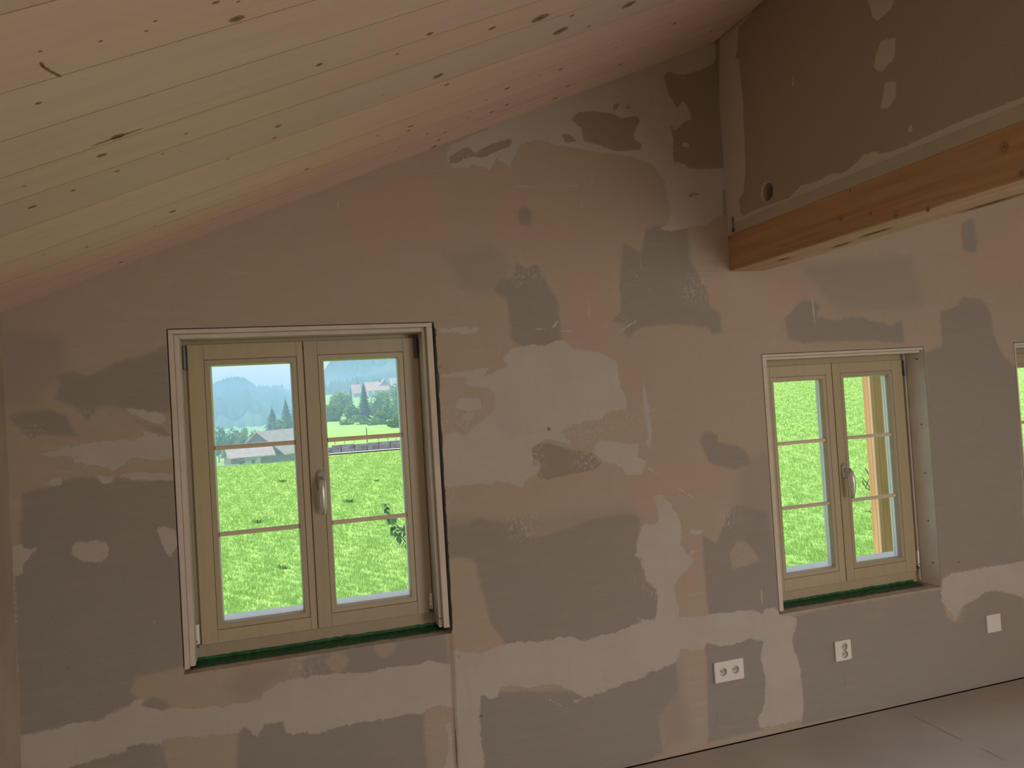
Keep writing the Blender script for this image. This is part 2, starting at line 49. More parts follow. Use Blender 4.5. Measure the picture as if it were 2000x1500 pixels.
DATA=json.loads(r'''{"grey":[[[-0.76,1.312],[-0.735,1.318],[-0.695,1.323],[-0.66,1.333],[-0.625,1.342],[-0.584,1.347],[-0.543,1.336],[-0.524,1.321],[-0.493,1.322],[-0.481,1.338],[-0.419,1.32],[-0.294,1.321],[-0.296,0.676],[-0.381,0.666],[-0.424,0.666],[-0.454,0.664],[-0.47,0.619],[-0.448,0.584],[-0.503,0.565],[-0.564,0.539],[-0.661,0.542],[-0.8,0.533],[-0.8,0.676],[-0.798,0.923],[-0.793,1.121],[-0.771,1.152]],[[-0.646,1.686],[-0.61,1.705],[-0.55,1.69],[-0.455,1.729],[-0.374,1.75],[-0.3,1.788],[-0.3,1.57],[-0.319,1.544],[-0.44,1.571],[-0.492,1.586],[-0.528,1.58],[-0.561,1.539],[-0.59,1.578],[-0.622,1.603],[-0.652,1.616],[-0.635,1.655]],[[-0.416,1.529],[-0.358,1.504],[-0.322,1.488],[-0.307,1.464],[-0.327,1.471],[-0.375,1.495]],[[-0.801,1.576],[-0.672,1.583],[-0.621,1.551],[-0.593,1.49],[-0.669,1.492],[-0.728,1.489],[-0.77,1.536]],[[0.646,1.058],[0.72,1.042],[0.75,1.063],[0.787,1.067],[0.863,1.041],[0.934,1.037],[0.948,0.985],[0.99,0.97],[1.086,0.98],[1.19,1.0],[1.259,1.017],[1.397,1.02],[1.463,1.013],[1.468,0.959],[1.442,0.898],[1.446,0.845],[1.464,0.801],[1.476,0.736],[1.52,0.698],[1.523,0.666],[1.511,0.568],[1.401,0.546],[1.247,0.528],[1.129,0.542],[1.005,0.541],[0.865,0.554],[0.829,0.611],[0.794,0.656],[0.785,0.736],[0.769,0.817],[0.754,0.898],[0.735,0.92],[0.695,0.935],[0.644,0.931]],[[0.995,2.072],[1.038,2.041],[1.08,2.068],[1.099,2.031],[1.122,1.974],[1.158,1.913],[1.166,1.8],[1.168,1.727],[1.083,1.72],[0.996,1.727],[0.951,1.766],[0.952,1.847],[0.946,1.921],[0.895,1.954],[0.919,1.997],[0.971,2.001]],[[1.464,2.158],[1.542,2.115],[1.558,2.124],[1.578,2.207],[1.648,2.225],[1.696,2.212],[1.787,2.227],[1.781,2.084],[1.812,2.022],[1.861,1.941],[1.871,1.87],[1.916,1.846],[1.924,1.752],[1.862,1.749],[1.854,1.776],[1.769,1.792],[1.67,1.804],[1.538,1.794],[1.499,1.782],[1.473,1.753],[1.451,1.771],[1.454,1.809],[1.389,1.82],[1.443,1.857],[1.442,1.981],[1.455,2.093]],[[1.751,0.896],[1.823,0.855],[1.884,0.98],[1.937,1.008],[2.091,0.959],[2.112,0.732],[2.123,0.506],[1.874,0.531],[1.761,0.547],[1.752,0.754]],[[1.771,1.299],[1.804,1.334],[1.859,1.314],[1.861,1.281],[1.958,1.262],[2.007,1.225],[2.008,1.18],[1.949,1.158],[1.811,1.196],[1.801,1.23]],[[2.25,1.807],[2.309,1.859],[2.354,1.895],[2.398,1.887],[2.447,1.867],[2.429,1.819],[2.51,1.8],[2.677,1.81],[2.743,1.787],[2.843,1.765],[2.91,1.79],[2.917,1.699],[2.906,1.68],[2.758,1.692],[2.53,1.7],[2.338,1.7],[2.262,1.721]],[[3.148,1.821],[3.26,1.847],[3.297,1.892],[3.418,1.877],[3.471,1.802],[3.478,1.701],[3.522,1.605],[3.613,1.524],[3.582,0.654],[3.57,0.541],[3.363,0.566],[3.232,0.565],[3.135,0.562],[3.071,0.553],[3.02,0.523],[3.034,1.624],[3.148,1.659]],[[2.173,0.488],[2.325,0.5],[3.027,0.498],[3.052,0.361],[3.1,0.33],[3.168,0.406],[3.255,0.431],[3.303,0.462],[3.548,0.391],[3.539,-0.024],[2.187,0.013],[2.157,0.138]],[[1.728,0.443],[2.035,0.43],[2.052,0.316],[2.058,0.226],[2.034,0.097],[1.992,0.072],[1.989,0.028],[1.718,0.026],[1.733,0.346]],[[0.737,0.137],[0.723,0.237],[0.723,0.409],[1.18,0.334],[1.504,0.377],[1.589,0.39],[1.584,0.263],[1.489,0.175],[1.502,0.025],[1.3,-0.017],[0.732,0.061]],[[-0.136,0.428],[0.096,0.385],[0.291,0.394],[0.449,0.39],[0.514,0.372],[0.513,0.163],[0.509,0.088],[-0.156,0.229]],[[-0.676,0.388],[-0.675,0.421],[-0.485,0.451],[-0.384,0.428],[-0.364,0.342],[-0.367,0.273]],[[0.082,0.569],[0.089,0.632],[0.18,0.65],[0.442,0.66],[0.617,0.653],[0.626,0.526],[0.55,0.544],[0.425,0.54],[0.182,0.554]],[[-0.136,0.401],[-0.126,0.435],[-0.095,0.44],[-0.061,0.427],[-0.044,0.434],[0.009,0.437],[0.017,0.394],[-0.029,0.381]],[[-0.445,0.568],[-0.4,0.586],[-0.361,0.566],[-0.35,0.543],[-0.374,0.537],[-0.425,0.556]],[[3.379,2.286],[3.408,2.284],[3.415,2.146],[3.404,2.11],[3.319,2.12],[3.319,2.247]],[[1.015,2.275],[1.044,2.29],[1.071,2.276],[1.063,2.218],[1.017,2.217]]],"weak":[[[-0.172,0.576],[-0.102,0.645],[0.037,0.64],[0.087,0.596],[-0.002,0.565],[-0.056,0.526],[-0.125,0.524]],[[0.644,1.097],[0.827,1.068],[1.038,1.046],[1.446,1.046],[1.49,0.999],[1.349,0.993],[0.925,0.958],[0.64,1.029]],[[0.738,0.386],[0.807,0.37],[0.799,0.105],[0.731,0.1]],[[1.491,0.364],[1.601,0.388],[1.637,0.062],[1.515,0.044]],[[0.705,2.093],[0.894,2.134],[0.974,2.052],[0.882,1.95],[0.759,1.972]],[[1.978,1.194],[2.14,1.226],[2.111,0.552],[1.902,0.559],[1.803,0.595]],[[-0.801,1.856],[-0.625,1.817],[-0.614,1.713],[-0.724,1.583],[-0.811,1.605]],[[1.951,2.161],[1.955,2.048],[1.861,2.004]],[[2.345,2.047],[2.997,2.094],[3.036,1.846],[2.553,1.832]]],"pale":[[[-0.8,0.533],[-0.752,0.533],[-0.708,0.536],[-0.661,0.542],[-0.613,0.543],[-0.564,0.539],[-0.536,0.556],[-0.503,0.565],[-0.476,0.572],[-0.447,0.589],[-0.422,0.59],[-0.441,0.568],[-0.425,0.556],[-0.374,0.537],[-0.338,0.544],[-0.297,0.528],[-0.207,0.519],[-0.159,0.517],[-0.11,0.514],[-0.055,0.523],[-0.049,0.541],[-0.008,0.564],[0.024,0.57],[0.088,0.574],[0.094,0.563],[0.116,0.572],[0.184,0.569],[0.316,0.552],[0.426,0.557],[0.482,0.549],[0.55,0.558],[0.595,0.541],[0.62,0.533],[0.63,0.531],[0.628,0.363],[0.618,0.369],[0.573,0.385],[0.528,0.379],[0.509,0.363],[0.448,0.375],[0.393,0.37],[0.29,0.376],[0.226,0.375],[0.173,0.366],[0.097,0.364],[0.095,0.376],[0.015,0.385],[0.013,0.427],[-0.052,0.432],[-0.066,0.397],[-0.085,0.397],[-0.115,0.437],[-0.134,0.415],[-0.163,0.419],[-0.297,0.432],[-0.343,0.433],[-0.38,0.441],[-0.384,0.415],[-0.439,0.439],[-0.482,0.439],[-0.488,0.425],[-0.556,0.416],[-0.675,0.405],[-0.773,0.376],[-0.808,0.383]],[[0.637,0.582],[0.707,0.567],[0.742,0.552],[0.801,0.564],[0.866,0.572],[0.94,0.57],[1.006,0.559],[1.068,0.563],[1.131,0.56],[1.169,0.532],[1.249,0.547],[1.32,0.55],[1.402,0.563],[1.454,0.574],[1.4,0.601],[1.464,0.577],[1.506,0.571],[1.513,0.593],[1.523,0.672],[1.516,0.703],[1.484,0.728],[1.465,0.79],[1.454,0.829],[1.434,0.845],[1.445,0.898],[1.462,0.939],[1.474,0.971],[1.555,0.967],[1.541,1.045],[1.535,1.089],[1.573,1.085],[1.614,1.042],[1.644,0.996],[1.657,0.943],[1.644,0.862],[1.672,0.838],[1.685,0.815],[1.713,0.802],[1.702,0.782],[1.665,0.752],[1.645,0.742],[1.603,0.704],[1.605,0.661],[1.62,0.608],[1.62,0.571],[1.725,0.558],[1.778,0.557],[1.874,0.551],[1.968,0.549],[2.019,0.532],[2.026,0.52],[2.045,0.544],[2.094,0.538],[2.12,0.514],[2.126,0.502],[2.199,0.482],[2.203,0.465],[2.17,0.384],[2.168,0.367],[2.19,0.31],[2.203,0.249],[2.205,0.167],[2.21,0.128],[2.198,0.045],[2.189,0.029],[1.979,0.037],[1.959,0.078],[1.992,0.105],[2.01,0.163],[2.019,0.235],[2.004,0.31],[2.004,0.348],[2.024,0.402],[1.953,0.426],[1.906,0.414],[1.834,0.412],[1.768,0.426],[1.744,0.439],[1.723,0.41],[1.657,0.42],[1.612,0.438],[1.609,0.407],[1.588,0.382],[1.554,0.377],[1.496,0.361],[1.458,0.363],[1.447,0.344],[1.398,0.334],[1.355,0.338],[1.268,0.318],[1.21,0.312],[1.178,0.308],[1.135,0.329],[1.056,0.379],[1.023,0.389],[0.947,0.388],[0.856,0.41],[0.818,0.41],[0.808,0.373],[0.771,0.38],[0.739,0.392],[0.732,0.314],[0.733,0.206],[0.74,0.166],[0.73,0.061],[0.627,0.083],[0.627,0.179],[0.632,0.525]],[[0.649,1.635],[0.781,1.647],[0.857,1.654],[0.832,1.622],[0.92,1.646],[0.932,1.664],[0.907,1.674],[0.929,1.705],[0.955,1.727],[1.036,1.738],[1.086,1.73],[1.147,1.751],[1.178,1.75],[1.217,1.711],[1.306,1.703],[1.362,1.678],[1.409,1.65],[1.409,1.584],[1.414,1.546],[1.438,1.523],[1.441,1.47],[1.432,1.447],[1.346,1.446],[1.328,1.42],[1.239,1.415],[1.206,1.403],[1.137,1.378],[1.181,1.338],[1.185,1.319],[1.08,1.353],[1.049,1.342],[1.009,1.322],[1.011,1.285],[1.012,1.242],[1.035,1.261],[1.039,1.23],[1.006,1.21],[0.974,1.195],[0.98,1.2],[0.969,1.176],[0.95,1.176],[0.91,1.192],[0.854,1.204],[0.834,1.191],[0.796,1.201],[0.73,1.201],[0.664,1.193],[0.647,1.205],[0.647,1.401]],[[1.276,1.312],[1.306,1.333],[1.364,1.328],[1.443,1.306],[1.477,1.305],[1.478,1.256],[1.509,1.23],[1.489,1.176],[1.414,1.183],[1.393,1.21],[1.363,1.231],[1.311,1.246],[1.282,1.282]],[[1.523,1.583],[1.531,1.529],[1.542,1.454],[1.548,1.355],[1.533,1.262],[1.52,1.307],[1.528,1.357],[1.512,1.431],[1.512,1.491]],[[0.741,2.526],[1.013,2.657],[1.481,2.854],[1.732,2.962],[2.004,3.085],[2.024,2.962],[2.005,2.487],[1.998,2.298],[1.943,2.267],[1.878,2.228],[1.788,2.214],[1.7,2.199],[1.639,2.21],[1.69,2.232],[1.703,2.301],[1.69,2.405],[1.645,2.483],[1.533,2.518],[1.364,2.53],[1.25,2.545],[1.121,2.566],[1.041,2.546],[0.989,2.454],[0.969,2.468],[0.937,2.479],[0.909,2.441],[0.841,2.455],[0.766,2.432],[0.731,2.459]],[[-0.675,1.445],[-0.606,1.456],[-0.518,1.463],[-0.413,1.464],[-0.384,1.475],[-0.417,1.512],[-0.412,1.513],[-0.371,1.479],[-0.299,1.46],[-0.295,1.389],[-0.348,1.384],[-0.423,1.402],[-0.459,1.376],[-0.484,1.357],[-0.537,1.382],[-0.608,1.397],[-0.612,1.423],[-0.672,1.422],[-0.731,1.432]],[[-0.546,1.349],[-0.53,1.352],[-0.505,1.336],[-0.489,1.344],[-0.496,1.324],[-0.524,1.321]],[[-0.476,1.346],[-0.426,1.355],[-0.301,1.336],[-0.294,1.312],[-0.383,1.317],[-0.438,1.329]],[[-0.695,1.331],[-0.667,1.354],[-0.642,1.349],[-0.648,1.332],[-0.676,1.323]],[[-0.444,1.573],[-0.319,1.544],[-0.32,1.518],[-0.353,1.508],[-0.394,1.531],[-0.431,1.557]],[[-0.796,1.141],[-0.771,1.148],[-0.76,1.13],[-0.721,1.129],[-0.744,1.107],[-0.762,1.084],[-0.768,1.051],[-0.783,1.04],[-0.796,1.047],[-0.796,1.105]],[[-0.624,1.131],[-0.608,1.138],[-0.525,1.13],[-0.513,1.105],[-0.52,1.071],[-0.551,1.058],[-0.604,1.071],[-0.622,1.092]],[[-0.366,1.154],[-0.342,1.164],[-0.31,1.143],[-0.296,1.097],[-0.331,1.045],[-0.352,1.104]],[[-0.798,1.055],[-0.791,1.046],[-0.79,0.905],[-0.798,0.887]],[[-0.803,0.858],[-0.799,0.857],[-0.795,0.741],[-0.801,0.431],[-0.807,0.399],[-0.803,0.677]],[[0.659,1.813],[0.821,1.812],[0.81,1.79],[0.778,1.783],[0.727,1.793],[0.65,1.795]],[[3.044,0.545],[3.097,0.562],[3.235,0.562],[3.42,0.564],[3.566,0.569],[3.705,0.568],[3.682,0.347],[3.547,0.381],[3.505,0.402],[3.384,0.441],[3.299,0.447],[3.254,0.421],[3.155,0.402],[3.098,0.345],[3.06,0.392],[3.022,0.443]],[[1.696,0.928],[1.762,0.914],[1.746,0.899],[1.692,0.907]],[[1.689,0.836],[1.726,0.831],[1.7,0.817]],[[0.599,0.309],[0.617,0.315],[0.62,0.238],[0.624,0.102],[0.569,0.114],[0.603,0.222]],[[1.111,0.305],[1.147,0.307],[1.16,0.3],[1.124,0.294]],[[-0.392,0.841],[-0.384,0.826],[-0.38,0.825],[-0.385,0.84]]],"tan":[[[0.65,1.625],[0.774,1.615],[0.75,1.595],[0.772,1.579],[0.848,1.575],[0.87,1.541],[0.876,1.489],[0.831,1.46],[0.791,1.43],[0.737,1.392],[0.696,1.415],[0.652,1.395],[0.639,1.405]],[[1.883,0.804],[1.925,0.854],[1.976,0.837],[2.034,0.753],[1.916,0.734],[1.885,0.733]],[[0.169,0.619],[0.194,0.643],[0.23,0.641],[0.255,0.618],[0.25,0.587],[0.221,0.568],[0.185,0.579]],[[0.346,0.643],[0.369,0.662],[0.413,0.661],[0.433,0.637],[0.424,0.612],[0.39,0.595],[0.359,0.607]],[[-0.608,1.392],[-0.552,1.387],[-0.522,1.372],[-0.495,1.358],[-0.553,1.358],[-0.598,1.374]],[[1.137,1.378],[1.171,1.384],[1.378,1.402],[1.351,1.351],[1.191,1.341]],[[-0.435,1.396],[-0.348,1.38],[-0.365,1.354],[-0.425,1.364],[-0.46,1.355]]],"dark":[[[1.009,1.322],[1.04,1.338],[1.08,1.341],[1.168,1.306],[1.266,1.283],[1.295,1.248],[1.311,1.24],[1.277,1.216],[1.197,1.208],[1.121,1.2],[1.07,1.19],[1.021,1.213],[1.042,1.236],[1.04,1.269],[1.015,1.285]],[[1.301,2.689],[1.371,2.7],[1.469,2.696],[1.497,2.678],[1.577,2.692],[1.586,2.67],[1.557,2.622],[1.555,2.589],[1.59,2.571],[1.581,2.547],[1.451,2.538],[1.403,2.556],[1.32,2.571],[1.311,2.629],[1.271,2.659]],[[1.22,2.596],[1.254,2.6],[1.293,2.57],[1.244,2.561]],[[0.741,2.485],[0.824,2.53],[0.845,2.496],[0.9,2.535],[0.994,2.566],[1.011,2.563],[0.992,2.533],[0.937,2.512],[0.874,2.483],[0.836,2.489],[0.768,2.46],[0.741,2.453]],[[1.715,2.871],[1.732,2.89],[1.755,2.897],[1.769,2.885],[1.822,2.889],[1.9,2.915],[1.965,2.944],[1.983,2.98],[2.013,2.994],[2.018,2.824],[2.002,2.549],[2.005,2.487],[1.878,2.475],[1.813,2.476],[1.789,2.495],[1.735,2.502],[1.742,2.598],[1.73,2.671],[1.754,2.639],[1.782,2.657],[1.803,2.682],[1.84,2.693],[1.826,2.739],[1.8,2.771],[1.77,2.736],[1.73,2.807]],[[1.472,2.733],[1.497,2.745],[1.488,2.719],[1.464,2.713]],[[1.535,2.741],[1.552,2.744],[1.545,2.718],[1.526,2.721]],[[1.973,2.388],[1.992,2.389],[1.997,2.257],[1.965,2.281]],[[0.842,2.588],[0.903,2.609],[0.907,2.603],[0.853,2.582]],[[1.792,2.361],[1.833,2.371],[1.853,2.365],[1.811,2.35]]],"top":[[[0.722,1.534],[0.763,1.542],[0.814,1.533],[0.812,1.489],[0.759,1.482],[0.71,1.505]],[[0.738,1.474],[0.78,1.479],[0.768,1.452],[0.737,1.458]],[[1.779,2.582],[1.804,2.592],[1.824,2.579],[1.797,2.562]],[[1.298,2.579],[1.31,2.626],[1.317,2.623],[1.311,2.571]]],"pink":[[[1.205,2.051],[1.377,2.05],[1.377,1.88],[1.386,1.688],[1.194,1.716],[1.177,1.8]],[[1.445,1.685],[1.54,1.682],[1.553,1.53],[1.444,1.514]],[[0.967,2.443],[1.363,2.511],[1.597,2.466],[1.659,2.313],[1.501,2.137],[0.979,2.134],[0.734,2.233],[0.724,2.414]],[[1.792,2.093],[1.977,2.003],[1.902,1.869]],[[2.121,1.99],[2.34,1.989],[2.387,1.883],[2.161,1.818]],[[3.276,2.348],[3.787,2.359],[3.74,1.911],[3.368,1.941]],[[0.271,2.322],[0.706,2.454],[0.728,2.133],[0.373,2.131]],[[1.429,1.133],[1.569,1.098],[1.537,0.994],[1.353,1.056]],[[-0.799,1.923],[-0.572,1.988],[-0.501,1.848],[-0.805,1.756]],[[0.738,0.157],[1.599,0.197],[1.609,0.004],[0.723,0.082]]],"olive":[[[1.406,1.794],[2.104,1.774],[2.056,1.187],[1.603,1.225],[1.553,1.53]],[[0.779,1.972],[0.904,1.95],[0.937,1.807],[0.769,1.812]],[[1.083,2.385],[1.217,2.388],[1.228,2.22],[1.072,2.218]],[[0.644,0.931],[0.735,0.92],[0.798,0.616],[0.652,0.57]],[[-0.292,0.676],[-0.1,0.671],[-0.073,0.532],[-0.29,0.536]],[[1.964,2.003],[2.119,1.956],[2.157,1.772],[1.946,1.778]],[[0.65,1.185],[0.917,1.16],[1.315,1.164],[1.498,1.105],[1.398,1.03],[0.91,1.06],[0.664,1.085]],[[1.614,1.051],[1.891,1.068],[1.87,0.806],[1.65,0.875]],[[-0.343,0.433],[-0.147,0.412],[-0.154,0.264],[-0.349,0.304]],[[0.999,2.444],[1.339,2.499],[1.356,2.414],[1.039,2.383]]],"mottle":[[[1.137,1.376],[1.195,1.403],[1.345,1.435],[1.377,1.391],[1.351,1.351],[1.258,1.332]],[[1.391,1.428],[1.5,1.458],[1.566,1.443],[1.545,1.354],[1.409,1.351]],[[1.184,1.304],[1.278,1.297],[1.315,1.238],[1.249,1.212],[1.188,1.242]],[[0.649,1.568],[0.733,1.558],[0.816,1.489],[0.787,1.427],[0.724,1.399],[0.648,1.417]],[[1.42,0.758],[1.529,0.722],[1.541,0.657],[1.464,0.701]],[[-0.598,1.567],[-0.514,1.556],[-0.507,1.527],[-0.591,1.537]],[[0.75,2.506],[0.851,2.525],[0.835,2.463],[0.751,2.456]],[[1.95,0.095],[2.022,0.11],[2.028,0.021],[1.957,0.028]],[[0.655,1.4],[0.702,1.377],[0.684,1.079],[0.64,1.084]],[[1.836,1.018],[1.95,1.007],[1.942,0.903],[1.828,0.916]],[[0.889,1.066],[1.006,1.054],[0.99,0.966],[0.884,0.978]],[[0.899,1.706],[0.952,1.704],[0.948,1.639],[0.895,1.642]],[[0.992,1.335],[1.063,1.351],[1.053,1.208],[0.995,1.213]],[[0.044,0.621],[0.142,0.623],[0.139,0.569],[0.05,0.556]],[[0.974,2.042],[1.084,2.062],[1.101,1.989],[0.991,1.98]],[[1.749,1.994],[1.873,1.993],[1.878,1.892],[1.752,1.894]],[[-0.596,1.43],[-0.535,1.417],[-0.536,1.391],[-0.597,1.396]],[[0.579,0.351],[0.619,0.353],[0.617,0.257],[0.579,0.284]],[[-0.756,1.518],[-0.697,1.522],[-0.692,1.48],[-0.751,1.481]],[[3.073,0.419],[3.169,0.418],[3.151,0.335],[3.076,0.35]],[[1.769,2.449],[2.0,2.457],[1.985,2.275],[1.753,2.249]]],"lines":[[[[1.476,2.05],[1.539,1.996],[1.595,1.941]],0.0056],[[[1.435,1.938],[1.48,1.916]],0.0043],[[[1.433,1.778],[1.507,1.819]],0.0068],[[[1.432,1.84],[1.477,1.809]],0.0059],[[[0.995,1.805],[1.088,1.796],[1.243,1.781]],0.005],[[[1.132,1.801],[1.154,1.826]],0.0085],[[[0.96,0.382],[1.012,0.332],[1.087,0.279]],0.0061],[[[1.648,1.11],[1.718,1.06]],0.0079],[[[1.517,1.204],[1.565,1.167]],0.0079],[[[2.403,1.906],[2.412,1.788]],0.0092],[[[1.287,2.082],[1.293,1.839]],0.0053],[[[1.37,2.457],[1.33,2.37]],0.0045],[[[0.995,2.372],[1.285,2.386],[1.299,2.263]],0.0043],[[[1.384,1.752],[1.402,1.74]],0.0068],[[[2.032,0.63],[2.027,0.564]],0.0063],[[[0.299,2.323],[0.313,2.246]],0.0038],[[[1.549,2.141],[1.547,2.039]],0.0047],[[[0.903,1.737],[0.901,1.706]],0.005]],"joint":[[[[0.637,0.64],[0.638,0.524],[0.634,0.331],[0.63,0.101]],0.0049],[[[0.64,1.831],[0.638,1.796]],0.004]],"faint":[[[[1.777,0.263],[1.757,-0.025]],0.0043],[[[2.443,0.241],[2.439,0.138]],0.0045],[[[1.108,1.661],[1.124,1.638]],0.005],[[[1.132,0.488],[1.313,0.493],[1.453,0.488]],0.0034],[[[0.649,1.673],[0.672,1.656]],0.0036],[[[0.65,1.653],[0.672,1.68]],0.0036],[[[0.952,1.379],[1.056,1.382]],0.0043]],"dots":[[[0.663,0.553],0.01],[[0.74,0.316],0.0122],[[0.636,0.242],0.0094],[[2.595,0.467],0.0106],[[1.441,1.865],0.009],[[-0.401,0.956],0.0053],[[-0.594,0.742],0.0065],[[-0.65,0.726],0.0057],[[1.036,0.921],0.0068],[[2.354,0.514],0.0101],[[1.088,1.394],0.0161],[[3.149,0.612],0.0138],[[3.359,1.182],0.0087]],"drop":[[[-0.037,3.079],[-0.271,3.104],[-0.274,3.039],[-0.169,3.024],[-0.16,2.954],[-0.137,2.912],[-0.161,2.896],[-0.166,2.781],[-0.17,2.69],[-0.163,2.627],[-0.163,2.562],[-0.153,2.419],[-0.129,2.336],[-0.094,2.322],[-0.099,2.263],[-0.131,2.222],[-0.147,2.173],[0.012,2.164],[0.068,2.2]],[[-0.133,2.246],[-0.276,2.245],[-0.419,2.237],[-0.488,2.265],[-0.584,2.255],[-0.654,2.262],[-0.699,2.248],[-0.737,2.248],[-0.812,2.277],[-0.864,2.272],[-0.887,2.255],[-0.989,2.246],[-1.057,2.25],[-1.181,2.252],[-1.293,2.248],[-1.389,2.246],[-1.446,2.245],[-1.442,2.195],[-1.383,2.176],[-0.123,2.156],[-0.005,2.149]],[[-0.871,2.814],[-0.986,2.752],[-0.983,2.721],[-0.977,2.699],[-0.911,2.688],[-0.893,2.71]],[[-0.922,2.617],[-0.98,2.601],[-0.971,2.541],[-0.912,2.516],[-0.882,2.548],[-0.895,2.587]],[[-0.929,2.481],[-0.97,2.463],[-0.963,2.414],[-0.933,2.39],[-0.897,2.404]],[[-1.013,2.311],[-1.022,2.28],[-0.997,2.289]],[[-0.486,2.688],[-0.494,2.684],[-0.487,2.644],[-0.481,2.646]]],"outlets":{"a":[[1.763,0.354],[1.906,0.353],[1.909,0.266],[1.764,0.268]],"b":[[2.385,0.348],[2.473,0.346],[2.476,0.257],[2.39,0.259]],"c":[[3.282,0.337],[3.375,0.335],[3.37,0.251],[3.286,0.251]]},"sock":[[1.808,0.309],[1.868,0.308],[2.435,0.316],[2.435,0.284]],"wl_corner":[[-0.804,0.431],[-0.788,1.903]],"knots":[[-0.04,-1.534,0.014,0.012],[-0.004,-1.515,0.009,0.007],[-0.008,-1.451,0.031,0.028],[-0.136,-1.53,0.008,0.007],[-0.153,-1.507,0.007,0.006],[-0.221,-1.517,0.006,0.005],[-0.304,-1.539,0.007,0.006],[-0.349,-1.368,0.012,0.012],[-0.263,-1.107,0.031,0.031],[-0.307,-1.036,0.023,0.023],[-0.136,-0.997,0.011,0.011],[-0.195,-0.921,0.007,0.007],[-0.297,-0.91,0.014,0.014],[-0.396,-0.884,0.015,0.015],[-0.054,-0.722,0.012,0.012],[-0.486,-0.866,0.021,0.021],[-0.465,-1.009,0.005,0.005],[-0.225,-0.425,0.023,0.023],[-0.285,-0.344,0.009,0.009],[-0.221,-0.319,0.009,0.009],[-0.133,-0.12,0.009,0.009],[-0.466,-0.386,0.014,0.014],[-0.561,-0.465,0.006,0.006],[-0.424,-0.062,0.019,0.019],[-0.526,-0.097,0.008,0.008],[0.429,-1.11,0.02,0.02],[0.357,-1.054,0.011,0.011],[0.162,-1.14,0.019,0.019],[0.521,-0.797,0.035,0.035],[0.571,-0.696,0.019,0.019],[0.359,-0.801,0.008,0.008],[0.076,-0.839,0.02,0.02],[0.068,-0.759,0.015,0.015],[0.513,-0.41,0.023,0.023],[0.515,-0.366,0.019,0.019],[0.605,-0.244,0.014,0.014],[0.688,-0.176,0.015,0.015],[0.399,-0.435,0.011,0.011],[0.681,-0.101,0.02,0.02],[0.679,-0.028,0.027,0.027],[0.509,-0.212,0.01,0.01],[0.176,-0.354,0.019,0.019],[0.441,0.004,0.021,0.021],[0.619,-1.014,0.024,0.024],[0.894,-0.911,0.017,0.017],[1.116,-0.84,0.049,0.049],[1.01,-0.773,0.017,0.017],[0.896,-0.818,0.054,0.054],[0.772,-0.953,0.055,0.055],[1.487,-0.488,0.022,0.022],[1.456,-0.403,0.012,0.012],[1.261,-0.456,0.011,0.011],[1.402,-0.208,0.023,0.023],[1.053,-0.434,0.022,0.022],[0.966,-0.451,0.011,0.011],[0.849,-0.439,0.025,0.025],[1.184,-0.182,0.022,0.022],[1.177,-0.067,0.028,0.028],[0.913,-0.238,0.02,0.02],[0.86,-0.212,0.02,0.02],[0.784,-0.394,0.012,0.012],[0.754,-0.256,0.011,0.011],[1.825,-0.209,0.023,0.023]],"branch":[[-0.312,-1.504],[-0.312,-1.489],[-0.307,-1.469],[-0.302,-1.454],[-0.298,-1.44]],"flame":[[-0.293,-1.104],[-0.263,-1.107],[-0.216,-1.119]],"bknots":[[-0.691,2.088,0.019],[-0.831,2.071,0.013],[-0.934,2.036,0.016],[-1.062,2.025,0.018],[-0.746,2.172,0.011],[-1.327,2.13,0.026],[-1.371,2.044,0.019],[-0.02,2.171,0.013]],"screws":[[0.044,1.6],[0.045,1.282],[0.045,1.046],[0.048,0.816],[0.039,0.615]],"floor_scr":[[[2.695,-0.119],[2.69,-0.166],[2.687,-0.23]],[[2.687,-0.23],[2.678,-0.386]],[[2.687,-0.469],[2.678,-0.572]],[[2.371,-0.199],[2.37,-0.209]]],"cam":[[0.949563,-0.307541,-0.061226],[0.050882,-0.041548,0.99784],[0.309421,0.950627,0.023804]],"fpx":1503.8075427923677}''')
SLOPE=math.tan(math.radians(22.3)); XL=-.797; XR=4.94; XD=1.985; ZE=1.906; XP=2.07
def ceil_z(x):
    x=np.asarray(x,float); return np.where(x<XP,ZE+SLOPE*(x-XL),ZE+SLOPE*(XP-XL)-SLOPE*(x-XP))

# ------------------------------------------------------------------ helpers
def tag(o,label=None,cat=None,group=None,kind=None):
    if label: o['label']=label
    if cat: o['category']=cat
    if group: o['group']=group
    if kind: o['kind']=kind
    return o
def empty(name,loc=(0,0,0),rz=0):
    o=bpy.data.objects.new(name,None); COL.objects.link(o); o.location=loc; o.rotation_euler=(0,0,rz); o.empty_display_size=.1; return o
def link(name,me,mat=None,parent=None,smooth=False):
    o=bpy.data.objects.new(name,me); COL.objects.link(o)
    if mat is not None and len(me.materials)==0: me.materials.append(mat)
    if parent is not None: o.parent=parent
    if smooth:
        me.polygons.foreach_set('use_smooth',np.ones(len(me.polygons),bool))
    return o
def bmobj(name,bm,mat,parent=None,smooth=False):
    bmesh.ops.recalc_face_normals(bm,faces=bm.faces)
    me=bpy.data.meshes.new(name); bm.to_mesh(me); bm.free(); return link(name,me,mat,parent,smooth)
def pyobj(name,v,f,mat,parent=None,smooth=False):
    me=bpy.data.meshes.new(name); me.from_pydata(v,[],f); me.update(); return link(name,me,mat,parent,smooth)
